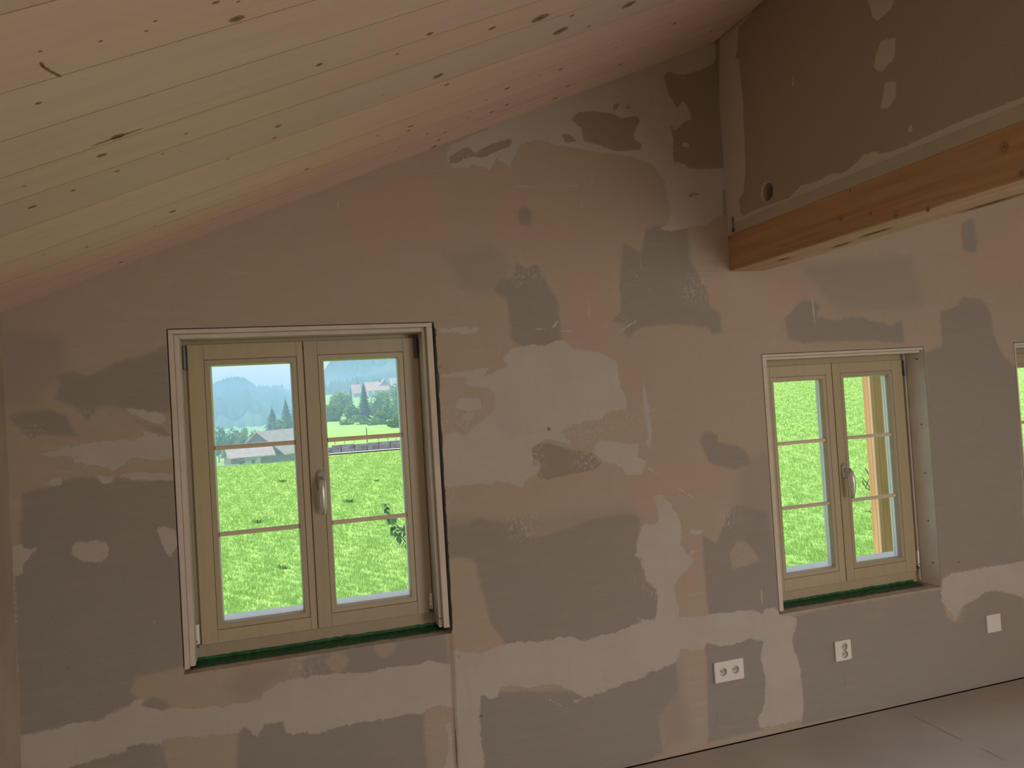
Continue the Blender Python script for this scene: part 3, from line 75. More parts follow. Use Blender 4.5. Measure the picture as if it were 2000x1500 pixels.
def npmesh(name,v,quads):
    v=np.asarray(v,np.float32); q=np.asarray(quads,np.int32); k=q.shape[1]
    me=bpy.data.meshes.new(name); me.vertices.add(len(v)); me.vertices.foreach_set('co',v.ravel())
    me.loops.add(q.size); me.loops.foreach_set('vertex_index',q.ravel())
    me.polygons.add(len(q)); me.polygons.foreach_set('loop_start',np.arange(0,q.size,k,dtype=np.int32))
    try: me.polygons.foreach_set('loop_total',np.full(len(q),k,np.int32))
    except Exception: pass
    me.update(calc_edges=True); me.validate(); return me
def fattr(me,name,a):
    t=me.attributes.new(name,'FLOAT','POINT'); t.data.foreach_set('value',np.asarray(a,np.float32))
def box(bm,x0,x1,y0,y1,z0,z1,bev=0.0,M=None):
    vs=[bm.verts.new((x,y,z)) for x in (x0,x1) for y in (y0,y1) for z in (z0,z1)]
    fs=[bm.faces.new([vs[i] for i in f]) for f in ((0,1,3,2),(4,6,7,5),(0,4,5,1),(2,3,7,6),(0,2,6,4),(1,5,7,3))]
    if bev>0:
        es=list({e for f in fs for e in f.edges})
        r=bmesh.ops.bevel(bm,geom=es,offset=bev,segments=1,affect='EDGES',profile=.5)
        vs=list({v for v in r['verts']}|{v for v in vs if v.is_valid})
    if M is not None: bmesh.ops.transform(bm,matrix=M,verts=[v for v in vs if v.is_valid])
    return vs
def boxobj(name,x0,x1,y0,y1,z0,z1,mat,parent=None,bev=0.0):
    bm=bmesh.new(); box(bm,x0,x1,y0,y1,z0,z1,bev); return bmobj(name,bm,mat,parent)
def tube(bm,pts,rad,n=8,cap=True):
    pts=[Vector(p) for p in pts]; rings=[]
    for i,p in enumerate(pts):
        t=(pts[min(i+1,len(pts)-1)]-pts[max(i-1,0)]).normalized()
        a=t.cross(Vector((0,0,1)) if abs(t.z)<.9 else Vector((1,0,0))).normalized(); b=t.cross(a)
        r=rad[i] if isinstance(rad,(list,tuple)) else rad
        rings.append([bm.verts.new(p+(a*math.cos(2*math.pi*k/n)+b*math.sin(2*math.pi*k/n))*r) for k in range(n)])
    for A,B in zip(rings,rings[1:]):
        for k in range(n): bm.faces.new((A[k],A[(k+1)%n],B[(k+1)%n],B[k]))
    if cap: bm.faces.new(rings[0][::-1]); bm.faces.new(rings[-1])
def ngon_prism(bm,pts2,y0,y1):
    a=[bm.verts.new((x,y0,z)) for x,z in pts2]; b=[bm.verts.new((x,y1,z)) for x,z in pts2]
    bm.faces.new(a); bm.faces.new(b[::-1])
    for i in range(len(a)): j=(i+1)%len(a); bm.faces.new((a[i],b[i],b[j],a[j]))

# ------------------------------------------------------------------ materials
class NT:
    def __init__(s,name):
        s.m=bpy.data.materials.new(name); s.m.use_nodes=True; s.t=s.m.node_tree; s.t.nodes.clear()
        s.out=s.t.nodes.new('ShaderNodeOutputMaterial')
    def n(s,ty,**kw):
        nd=s.t.nodes.new('ShaderNode'+ty)
        for k,v in kw.items():
            if k in nd.inputs.keys(): s.set(nd.inputs[k],v)
            else: setattr(nd,k,v)
        return nd
    def set(s,inp,v):
        if hasattr(v,'is_output') or isinstance(v,bpy.types.NodeSocket): s.t.links.new(v,inp)
        else: inp.default_value=v
    def noise(s,vec,scale,detail=3,rough=.55,dist=0):
        nd=s.n('TexNoise',Scale=scale,Detail=detail,Roughness=rough,Distortion=dist); s.t.links.new(vec,nd.inputs['Vector']); return nd.outputs['Fac']
    def map(s,vec,scale=(1,1,1),loc=(0,0,0),rot=(0,0,0)):
        nd=s.n('Mapping',Scale=scale,Location=loc,Rotation=rot); s.t.links.new(vec,nd.inputs['Vector']); return nd.outputs[0]
    def math(s,op,a,b=0.0,c=0.0):
        nd=s.t.nodes.new('ShaderNodeMath'); nd.operation=op
        for i,v in enumerate((a,b,c)): s.set(nd.inputs[i],v)
        return nd.outputs[0]
    def rng(s,v,a,b,c=0.0,d=1.0,smooth=True):
        nd=s.n('MapRange'); nd.interpolation_type='SMOOTHSTEP' if smooth else 'LINEAR'
        for k,x in zip(('Value','From Min','From Max','To Min','To Max'),(v,a,b,c,d)): s.set(nd.inputs[k],x)
        return nd.outputs[0]
    def mix(s,f,a,b,blend='MIX'):
        nd=s.n('Mix'); nd.data_type='RGBA'; nd.blend_type=blend; nd.clamp_factor=True
        s.set(nd.inputs['Factor'],f); s.set(nd.inputs['A'],a); s.set(nd.inputs['B'],b); return nd.outputs['Result']
    def attr(s,name): return s.n('Attribute',attribute_name=name).outputs['Fac']
    def obj(s): return s.n('TexCoord').outputs['Object']
    def bump(s,h,strength=.3,dist=.002): return s.n('Bump',Height=h,Strength=strength,Distance=dist).outputs[0]
    def finish(s,col,rough=.8,metal=0,normal=None,spec=.3,alpha=None):
        p=s.n('BsdfPrincipled'); s.set(p.inputs['Base Color'],col); s.set(p.inputs['Roughness'],rough); s.set(p.inputs['Metallic'],metal)
        p.inputs['Specular IOR Level'].default_value=spec
        if normal is not None: s.t.links.new(normal,p.inputs['Normal'])
        if alpha is not None: s.set(p.inputs['Alpha'],alpha)
        s.t.links.new(p.outputs[0],s.out.inputs[0]); return s.m
def c4(c): return (c[0],c[1],c[2],1.0)
def plain(name,col,rough=.6,metal=0,var=.12,scale=30,bump=0.0,spec=.3):
    t=NT(name); v=t.obj(); nz=t.noise(v,scale,4)
    dk=tuple(max(0,x*(1-var)) for x in col); lt=tuple(min(1,x*(1+var)) for x in col)
    c=t.mix(t.rng(nz,.3,.7),c4(dk),c4(lt))
    nm=t.bump(t.noise(v,scale*6,3),bump,.001) if bump else None
    return t.finish(c,rough,metal,nm,spec)
def wood(name,col,dark,axis=0,scale=1.0,rough=.55,contrast=.5,rand=True,spec=.3):
    t=NT(name); v=t.obj()
    if rand:
        oi=t.n('ObjectInfo').outputs['Random']; cmb=t.n('CombineXYZ',X=t.math('MULTIPLY',oi,7.3),Y=t.math('MULTIPLY',oi,3.1),Z=t.math('MULTIPLY',oi,5.7)).outputs[0]
        ad=t.n('VectorMath',operation='ADD'); t.t.links.new(v,ad.inputs[0]); t.t.links.new(cmb,ad.inputs[1]); v=ad.outputs[0]
    sc=[22*scale]*3; sc[axis]=1.1*scale; sc2=[90*scale]*3; sc2[axis]=2.5*scale
    g=t.noise(t.map(v,tuple(sc)),1,4,.6,.6); g2=t.noise(t.map(v,tuple(sc2)),1,3,.6)
    f=t.math('ADD',t.math('MULTIPLY',t.rng(g,.35,.72),contrast),t.math('MULTIPLY',t.rng(g2,.4,.7),contrast*.35))
    c=t.mix(f,c4(col),c4(dark))
    if rand:
        hs=t.n('HueSaturation',Color=c,Value=t.rng(oi,0,1,.93,1.06,False),Saturation=t.rng(t.math('FRACT',t.math('MULTIPLY',oi,13.7)),0,1,.9,1.1,False)); c=hs.outputs[0]
    return t.finish(c,rough,0,t.bump(g2,.12,.001),spec)

# gypsum board wall with layers of filler, one distance field per layer
C_TAN=(.375,.318,.252); C_PINK=(.395,.313,.246); C_YEL=(.375,.322,.248); C_GREY=(.272,.253,.228); C_PALE=(.435,.402,.36); C_DARK=(.285,.243,.193)
def wall_mat():
    t=NT('filled_gypsum_board'); v=t.obj()
    big=t.noise(t.map(v,(1,1,1.25)),1.6,3,.5,.4); med=t.noise(t.map(v,(1,1,.8),(3,1,7)),5,4,.6); fine=t.noise(v,34,7,.72); grain=t.noise(v,260,2,.6)
    strokes=t.noise(t.map(v,(2.5,1,14),(1,0,3),(0,.25,0)),3,4,.6,.5)
    stv=t.noise(t.map(v,(16,1,2.2),(5,0,1)),2.4,3,.6,.4)
    col=t.mix(t.rng(big,.38,.62),c4(C_PINK),c4(C_YEL)); col=t.mix(t.rng(med,.35,.68,0,.75),col,c4(C_TAN))
    col=t.mix(t.rng(strokes,.50,.74,0,.30),col,c4((.45,.39,.32))); col=t.mix(t.rng(stv,.52,.74,0,.30),col,c4((.34,.29,.235)))
    e1=t.math('MULTIPLY',t.math('SUBTRACT',fine,.5),.030); e2=t.math('MULTIPLY',t.math('SUBTRACT',med,.5),.055)
    def msk(name,w,na,nb): 
        s=t.math('ADD',t.math('ADD',t.attr(name),t.math('MULTIPLY',e1,na)),t.math('MULTIPLY',e2,nb)); return t.rng(s,-w,w)
    col=t.mix(t.math('MULTIPLY',msk('pink',.05,1,1.5),.42),col,c4((.405,.295,.228))); col=t.mix(t.math('MULTIPLY',msk('olive',.04,1,1.5),.38),col,c4((.37,.325,.245)))
    weak=msk('weak',.035,1,1); col=t.mix(t.math('MULTIPLY',weak,.5),col,c4(C_GREY))
    gcol=t.mix(t.rng(grain,.35,.7),c4(tuple(x*.9 for x in C_GREY)),c4(tuple(x*1.08 for x in C_GREY)))
    gcol=t.mix(t.rng(strokes,.45,.75,0,.22),gcol,c4(C_TAN))
    grey=msk('grey',.010,1,.5); col=t.mix(t.math('MULTIPLY',grey,.94),col,gcol)
    pcol=t.mix(t.rng(med,.3,.7),c4(tuple(x*.95 for x in C_PALE)),c4(tuple(x*1.03 for x in C_PALE)))
    pale=msk('pale',.0030,1.5,.15); pcol=t.mix(t.rng(strokes,.46,.74,0,.35),pcol,c4((.48,.445,.40))); pcol=t.mix(t.rng(stv,.5,.76,0,.35),pcol,c4((.395,.36,.315)))
    col=t.mix(t.math('MULTIPLY',pale,.96),col,pcol)
    tan=msk('tan',.006,1.6,.3); col=t.mix(t.math('MULTIPLY',tan,t.rng(fine,.3,.75,1,.62)),col,c4((.38,.325,.255)))
    dark=msk('dark',.003,1.0,.15); col=t.mix(dark,col,c4(C_DARK))
    top=msk('top',.003,1.2,.1); col=t.mix(top,col,pcol)
    sp=t.noise(t.map(v,(1,1,.7),(0,0,0),(0,.5,0)),85,5,.7); mt=t.math('MULTIPLY',msk('mottle',.045,1,.8),t.rng(sp,.50,.60)); col=t.mix(t.math('MULTIPLY',mt,.8),col,pcol)
    ln=t.rng(t.math('ADD',t.attr('line'),t.math('MULTIPLY',e1,.25)),-.0016,.0016); col=t.mix(t.math('MULTIPLY',ln,.8),col,c4((.50,.46,.405)))
    fa=t.rng(t.attr('faint'),-.0014,.0014); col=t.mix(t.math('MULTIPLY',fa,.35),col,c4((.17,.14,.11)))
    jb=t.rng(t.math('ADD',t.attr('joint'),t.math('MULTIPLY',e1,.5)),-.012,-.002); col=t.mix(t.math('MULTIPLY',jb,.55),col,c4((.24,.20,.14)))
    jn=t.rng(t.math('ADD',t.attr('joint'),t.math('MULTIPLY',e1,.2)),-.002,.002); col=t.mix(t.math('MULTIPLY',jn,.85),col,c4((.085,.065,.045)))
    dt=t.rng(t.math('ADD',t.attr('dot'),t.math('MULTIPLY',e1,.2)),-.003,.002); col=t.mix(t.math('MULTIPLY',dt,.8),col,c4((.12,.09,.07)))
    h=t.math('ADD',t.math('MULTIPLY',pale,1.0),t.math('MULTIPLY',grain,.22)); h=t.math('ADD',h,t.math('MULTIPLY',top,.8)); h=t.math('SUBTRACT',h,t.math('MULTIPLY',dark,.8))
    h=t.math('SUBTRACT',h,t.math('MULTIPLY',jn,2.5)); h=t.math('ADD',h,t.math('MULTIPLY',strokes,.35)); h=t.math('ADD',h,t.math('MULTIPLY',ln,.6))
    return t.finish(col,.9,0,t.bump(h,.5,.0018),.15)
M_WALL=wall_mat()
def drop_mat():
    t=NT('brown_gypsum_board'); v=t.obj(); fine=t.noise(v,55,5,.65); grain=t.noise(v,260,2,.6); med=t.noise(v,5,4,.6)
    C=(.42,.335,.265); col=t.mix(t.rng(grain,.35,.7),c4(tuple(x*.92 for x in C)),c4(tuple(x*1.07 for x in C)))
    col=t.mix(t.rng(med,.4,.7,0,.3),col,c4((.435,.345,.265)))
    s=t.math('ADD',t.attr('pale'),t.math('MULTIPLY',t.math('SUBTRACT',fine,.5),.014)); pale=t.rng(s,-.003,.003)
    col=t.mix(pale,col,c4((.60,.53,.43)))
    return t.finish(col,.9,0,t.bump(t.math('ADD',pale,t.math('MULTIPLY',grain,.2)),.5,.0018),.15)
M_DROP=drop_mat()
M_PLASTER=plain('trim_plaster',(.55,.50,.43),.85,0,.05,12,.15,.2)
M_REVEAL=plain('reveal_board',(.70,.66,.60),.9,0,.06,9,.2,.15)
M_WALLP=plain('wall_board',(.42,.36,.28),.9,0,.1,4,.2,.15)
M_CEIL=wood('spruce_boarding',(.74,.585,.49),(.66,.50,.40),0,1.0,.6,.5)
M_BEAM=wood('beam_spruce',(.53,.31,.145),(.38,.20,.08),1,1.0,.6,.7)
M_BEAMU=wood('beam_spruce_sawn',(.60,.42,.26),(.46,.30,.16),1,1.2,.75,.6)
M_FRAME=wood('lacquered_pine',(.39,.338,.23),(.345,.29,.19),2,1.3,.42,.35,True,.45)
M_FRAMEH=wood('lacquered_pine_rail',(.39,.338,.23),(.345,.29,.19),0,1.3,.42,.35,True,.45)
M_BAR=wood('muntin_pine',(.70,.57,.45),(.60,.47,.36),0,1.3,.45,.35,True,.4)
M_ALU=plain('aluminium_cladding',(.86,.84,.90),.4,.0,.03,20,0,.5)
M_STEEL=plain('satin_steel',(.66,.65,.62),.34,.55,.05,20)
M_HDARK=plain('dark_hinge_cover',(.10,.11,.11),.4,.3,.05,20)
M_HLIGHT=plain('white_hinge_cover',(.70,.70,.66),.35,0,.03,20,0,.5)
M_BLACK=plain('dark_gap',(.025,.02,.016),.9,0,.2,20)
M_TAPE=plain('green_tape',(.018,.105,.042),.55,0,.45,60,.5,.3)
M_RAW=plain('raw_sill_edge',(.45,.37,.29),.9,0,.15,25,.3)
M_PLATE=plain('white_plastic',(.66,.64,.60),.35,0,.02,20,0,.5)
M_CUP=plain('socket_cup',(.50,.49,.47),.45,0,.02,20,0,.4)
def floor_mat():
    t=NT('floor_panel'); v=t.obj(); a=t.noise(v,2.2,5,.6); b=t.noise(v,40,4,.65); g=t.noise(v,180,2)
    col=t.mix(t.rng(a,.35,.65),c4((.385,.335,.29)),c4((.435,.385,.335))); col=t.mix(t.rng(b,.5,.75,0,.3),col,c4((.37,.32,.265)))
    return t.finish(col,.50,0,t.bump(g,.2,.001),.5)
M_FLOOR=floor_mat()
def glass_mat():
    t=NT('window_glass'); tr=t.n('BsdfTransparent',Color=(.97,.985,.975,1)); gl=t.n('BsdfGlossy',Roughness=.0)
    ge=t.n('NewGeometry'); dp=t.n('VectorMath',operation='DOT_PRODUCT'); t.t.links.new(ge.outputs['Normal'],dp.inputs[0]); t.t.links.new(ge.outputs['Incoming'],dp.inputs[1])
    fr=t.math('ADD',.035,t.math('MULTIPLY',t.math('POWER',t.math('SUBTRACT',1.0,t.math('ABSOLUTE',dp.outputs['Value'])),5.0),.9)); mx=t.n('MixShader'); t.t.links.new(fr,mx.inputs[0])
    t.t.links.new(tr.outputs[0],mx.inputs[1]); t.t.links.new(gl.outputs[0],mx.inputs[2]); t.t.links.new(mx.outputs[0],t.out.inputs[0]); return t.m
M_GLASS=glass_mat()
def knot_mat():
    t=NT('knot_wood'); r=t.attr('rad'); v=t.obj(); nz=t.noise(v,60,3)
    col=t.mix(t.rng(r,.0,.6),c4((.17,.095,.05)),c4((.36,.225,.13)))
    al=t.rng(t.math('ADD',r,t.math('MULTIPLY',t.math('SUBTRACT',nz,.5),.3)),.55,1.0,.95,0)
    return t.finish(col,.6,0,None,.3,al)
M_KNOT=knot_mat()
M_JOINT_SHADE=plain('board_joint_shade',(.40,.29,.20),.8,0,.1,20)  # dark colour for the shade between ceiling boards

# ------------------------------------------------------------------ distance fields of the filler patches
def inside_poly(P,poly):
    x,z=P[:,0],P[:,1]; ins=np.zeros(len(P),bool); n=len(poly)
    for i in range(n):
        x0,z0=poly[i]; x1,z1=poly[(i+1)%n]
        if z0==z1: continue
        c=((z0>z)!=(z1>z))&(x<(x1-x0)*(z-z0)/(z1-z0)+x0); ins^=c
    return ins
def segdist(P,a,b):
    a=np.array(a);b=np.array(b);d=b-a;L=max(float(d@d),1e-12); t=np.clip(((P-a)@d)/L,0,1); q=P-a-t[:,None]*d; return np.sqrt((q*q).sum(1))
FAR=.15
def field(P,polys):
    out=np.full(len(P),-FAR)
    for poly in polys:
        q=np.array(poly); lo=q.min(0)-FAR; hi=q.max(0)+FAR
        k=np.where(((P>=lo)&(P<=hi)).all(1))[0]
        if len(k)==0: continue
        S=P[k]; d=np.full(len(k),FAR)
        for i in range(len(q)): d=np.minimum(d,segdist(S,q[i],q[(i+1)%len(q)]))
        d=np.where(inside_poly(S,poly),d,-d); out[k]=np.maximum(out[k],d)
    return out
def linefield(P,items):
    out=np.full(len(P),-FAR)
    for pts,w in items:
        q=np.array(pts); lo=q.min(0)-.06; hi=q.max(0)+.06; k=np.where(((P>=lo)&(P<=hi)).all(1))[0]
        if len(k)==0: continue
        d=np.full(len(k),FAR)
        for a,b in zip(q,q[1:]): d=np.minimum(d,segdist(P[k],a,b))
        out[k]=np.maximum(out[k],w/2-d)
    return out
def dotfield(P,items):
    out=np.full(len(P),-FAR)
    for c,w in items:
        d=np.sqrt(((P-np.array(c))**2).sum(1)); out=np.maximum(out,w/2-d)
    return out

# ------------------------------------------------------------------ front gable wall
OPEN=[(-.303,.642,.646,1.838),(2.112,3.03,.507,1.656),(3.606,4.53,.507,1.656)]
def gridlines(a,b,step,keep):
    g=list(np.linspace(a,b,int(round((b-a)/step))+1))
    for k in keep:
        i=int(np.argmin(np.abs(np.array(g)-k))); g[i]=k
    return np.array(g)
def front_wall():
    gx=gridlines(XL,XR,.0105,[v for o in OPEN for v in o[:2]]); gz=gridlines(0,3.10,.0105,sorted({v for o in OPEN for v in o[2:]}))
    nx,nz=len(gx),len(gz)
    X,Z=np.meshgrid(gx,gz); cz=ceil_z(X)+.02
    over=Z>cz; Zc=np.minimum(Z,cz)
    idx=np.arange(nx*nz).reshape(nz,nx)
    q=np.stack([idx[:-1,:-1],idx[:-1,1:],idx[1:,1:],idx[1:,:-1]],-1).reshape(-1,4)
    cx=(gx[:-1]+gx[1:])/2; czc=(gz[:-1]+gz[1:])/2; CX,CZc=np.meshgrid(cx,czc)
    keep=np.ones(CX.shape,bool)
    for x0,x1,z0,z1 in OPEN: keep&=~((CX>x0)&(CX<x1)&(CZc>z0)&(CZc<z1))
    ov=over[:-1,:-1]&over[:-1,1:]; keep&=~ov
    q=q[keep.ravel()]
    Xf=X.copy()
    # broken board edge to the right of the first window
    x0,x1,z0,z1=OPEN[0]; sel=(np.abs(X-x1)<1e-6)&(Z>z0+.01)&(Z<z1-.03)
    jit=np.array([abs(mnoise.noise(Vector((0,0,z*9))))*.010+abs(mnoise.noise(Vector((3,0,z*40))))*.006 for z in Z[sel]]); Xf[sel]+=jit+.004
    co=np.stack([Xf.ravel(),np.zeros(Xf.size),Zc.ravel()],1)
    used=np.unique(q); remap=-np.ones(len(co),int); remap[used]=np.arange(len(used)); q=remap[q]; co=co[used]
    me=npmesh('wall_front',co,q)
    P=co[:,[0,2]]
    for nm in ('grey','weak','pale','tan','dark','top','pink','olive','mottle'): fattr(me,nm,field(P,DATA[nm]))
    fattr(me,'line',linefield(P,DATA['lines'])); fattr(me,'faint',linefield(P,DATA['faint'])); fattr(me,'joint',linefield(P,DATA['joint'])); fattr(me,'dot',dotfield(P,DATA['dots']))
    return link('wall_front',me,M_WALL)
wall=front_wall(); tag(wall,'gable wall of grey board blotched with tan and pale filler around the windows','wall',None,'structure')
def reveals():
    for i,(x0,x1,z0,z1) in enumerate(OPEN):
        bm=bmesh.new(); e=.012 if i==0 else 0
        box(bm,x0-.02,x0-.0005,.002,.21,z0,z1); box(bm,x1+.0005+e,x1+.02+e,.002,.21,z0,z1); box(bm,x0-.02,x1+.02+e,.002,.21,z1+.0005,z1+.02)
        bmobj('reveal',bm,M_REVEAL,wall)
        bm=bmesh.new(); box(bm,x0-.02,x1+.02+e,.001,.21,z0-.03,z0-.0005); bmobj('sill',bm,M_RAW,wall)
reveals()
# outer leaf of the wall, pieces around the openings
def outer_leaf():
    bm=bmesh.new(); xs=[XL-.4]+[v for o in OPEN for v in (o[0]-.06,o[1]+.17)]+[XR+.4]
    for i in range(len(xs)-1):
        a,b=xs[i],xs[i+1]
        def col(zlo,top):
            za,zb=(float(ceil_z(a))+.1,float(ceil_z(b))+.1) if top else (None,None)
            if top:
                pts=[(a,zlo),(b,zlo),(b,zb)]
                if a<XP<b: pts.append((XP,float(ceil_z(XP))+.1))
                pts.append((a,za)); ngon_prism(bm,pts,.21,.36)
        if i%2==0: col(-3.3,True)
        else:
            o=OPEN[i//2]; ngon_prism(bm,[(a,-3.3),(b,-3.3),(b,o[2]-.005),(a,o[2]-.005)],.21,.36); col(o[3]+.005,True)
    return bmobj('outer_leaf',bm,plain('outer_render',(.62,.58,.5),.9,0,.08,5,.2),wall)
outer_leaf()
# ------------------------------------------------------------------ floor
floor=boxobj('floor',XL,XR,-7.0,-.012,-.12,0,M_FLOOR); tag(floor,'bare beige floor panels meeting the front wall at a dark gap','floor',None,'structure')
boxobj('floor_gap',XL,XR,-.0118,.21,-.14,-.012,M_BLACK,floor)
def strip_path(name,pts,w,z,mat,parent):
    bm=bmesh.new(); L=[];Rr=[]
    for i,p in enumerate(pts):
        a=Vector(pts[max(i-1,0)]); b=Vector(pts[min(i+1,len(pts)-1)]); t=(b-a).normalized(); n=Vector((-t.y,t.x))
        k=w*(.35 if i in (0,len(pts)-1) else 1)*random.uniform(.8,1.2)/2
        L.append(bm.verts.new((p[0]+n.x*k,p[1]+n.y*k,z))); Rr.append(bm.verts.new((p[0]-n.x*k,p[1]-n.y*k,z)))
    for i in range(len(pts)-1): bm.faces.new((L[i],L[i+1],Rr[i+1],Rr[i]))
    return bmobj(name,bm,mat,parent)
M_SCR=plain('scuffed_joint',(.23,.19,.155),.9,0,.3,50)
for s in DATA['floor_scr']:
    a,b=Vector(s[0]),Vector(s[-1]); n=max(3,int((b-a).length/.02)); pts=[]
    for i in range(n+1):
        p=a.lerp(b,i/n); pts.append((p.x+random.uniform(-.0012,.0012),p.y))
    strip_path('scratch',pts,.0035,.0006,M_SCR,floor)
# ------------------------------------------------------------------ other walls
def wl(): 
    bm=bmesh.new(); box(bm,XL-.15,XL,-7.1,.20,-.12,ZE+.02); return bmobj('wall_left',bm,M_WALLP)
tag(wl(),'low tan side wall under the eaves at the left edge','wall',None,'structure')
tag(boxobj('wall_right',XR,XR+.15,-7.1,.20,-.12,ZE+.02,M_WALLP),'low side wall under the right eaves, out of sight','wall',None,'structure')
def wback():
    bm=bmesh.new(); holes=[(2.65,4.35,.15,2.1)]; xs=[XL-.1]+[v for o in holes for v in o[:2]]+[XR+.1]
    for i in range(len(xs)-1):
        a,b=xs[i],xs[i+1]; zt=lambda x: float(ceil_z(x))+.05
        lo=-.12
        if i%2:
            o=holes[i//2]; ngon_prism(bm,[(a,-.12),(b,-.12),(b,o[2]),(a,o[2])],-7.15,-7.0); lo=o[3]
        pts=[(a,lo),(b,lo),(b,max(zt(b),lo+.01))]
        if a<XP<b: pts.append((XP,zt(XP)))
        pts.append((a,max(zt(a),lo+.01))); ngon_prism(bm,pts,-7.15,-7.0)
    return bmobj('wall_back',bm,M_WALLP)
tag(wback(),'rear gable wall behind the camera','wall',None,'structure')
# ------------------------------------------------------------------ ceiling: boards running up the slope
ANG=math.atan(SLOPE); CA,SA=math.cos(ANG),math.sin(ANG)
def roof_slab():
    bm=bmesh.new(); t=.26; y0,y1=-7.3,.95
    zt=float(ceil_z(XP)); ex=.5
    pts=[(XL-ex,ZE-SLOPE*ex+.022),(XP,zt+.022),(XR+ex,ZE-SLOPE*ex+.022),(XR+ex,ZE-SLOPE*ex+t),(XP,zt+t),(XL-ex,ZE-SLOPE*ex+t)]
    ngon_prism(bm,pts,y0,y1); return bmobj('ceiling',bm,M_BEAMU)
ceiling=roof_slab(); tag(ceiling,'sloping ceiling of knotty pale spruce boards','ceiling',None,'structure')
JY=[.0,-.165,-.325,-.505,-.735,-.94,-1.09,-1.26,-1.44,-1.665]
while JY[-1]>-6.95: JY.append(max(JY[-1]-.172,-7.0))
planks=[]
LP=(1.977-XL)/CA
for a,b in zip(JY,JY[1:]):
    w=a-b; c=.0022
    prof=[(b+.0010,.030),(b+.0010,.0004),(b+.0014,0),(a-.0014,0),(a-.0010,.0004),(a-.0010,.030)]
    bm=bmesh.new(); A=[bm.verts.new((0,y,z)) for y,z in prof]; B=[bm.verts.new((LP,y,z)) for y,z in prof]
    bm.faces.new(A); bm.faces.new(B[::-1])
    for i in range(len(prof)): j=(i+1)%len(prof); bm.faces.new((A[i],B[i],B[j],A[j]))
    if a<-.01:
        t=[bm.verts.new(p) for p in ((0,a-.0014,-.0001),(LP,a-.0014,-.0001),(LP,a+.0010,-.0001),(0,a+.0010,-.0001))]; tf=bm.faces.new(t); tf.material_index=1  # dark strip over the joint, groove shade put into its colour
    o=bmobj('plank',bm,M_CEIL,ceiling); o.data.materials.append(M_JOINT_SHADE); o.rotation_euler=(0,-ANG,0); o.location=(XL,0,ZE); planks.append((a,b,o))
def knot_mesh(seed):
    bm=bmesh.new(); n=18; c=bm.verts.new((0,0,0)); rr=[]
    rnd=random.Random(seed); ph=rnd.uniform(0,6)
    for f in (.45,.75,1.0):
        rr.append([bm.verts.new((f*.5*math.cos(2*math.pi*k/n)*(1+.08*math.sin(3*k+ph)),f*.5*math.sin(2*math.pi*k/n)*(1+.12*math.sin(2*k+ph)),0)) for k in range(n)])
    for k in range(n): bm.faces.new((c,rr[0][(k+1)%n],rr[0][k]))
    for A,B in zip(rr,rr[1:]):
        for k in range(n): bm.faces.new((A[k],A[(k+1)%n],B[(k+1)%n],B[k]))
    me=bpy.data.meshes.new('knot'); bm.to_mesh(me); bm.free(); me.materials.append(M_KNOT)
    fattr(me,'rad',[0]+[f for f in (.45,.75,1.0) for k in range(n)]); return me
KM=[knot_mesh(i) for i in range(4)]
def put_knot(x,y,L,wd,rot=0):
    for a,b,o in planks:
        if b<=y<a:
            hw=wd*.62; y=min(max(y,b+hw+.002),a-hw-.002) if a-b>2*hw+.006 else y
            k=bpy.data.objects.new('knot',random.choice(KM)); COL.objects.link(k); k.parent=o
            k.location=((x-XL)/CA,y,-.0006); k.scale=(L*1.15,wd*.95,1); k.rotation_euler=(0,0,rot); return
for x,y,L,wd in DATA['knots']: put_knot(x,y,max(L,.008),max(wd*.9,.006))
bp=DATA['branch']
for (x0,y0),(x1,y1) in zip(bp,bp[1:]): put_knot((x0+x1)/2,(y0+y1)/2,math.hypot((x1-x0)/CA,y1-y0)*1.5,.008,math.atan2(y1-y0,(x1-x0)/CA))
fl=DATA['flame']; put_knot(fl[1][0],fl[1][1],.115,.010,-.05)
for i in range(60): put_knot(random.uniform(-.6,1.8),random.uniform(-6.8,-1.75),random.uniform(.012,.035),random.uniform(.01,.025))
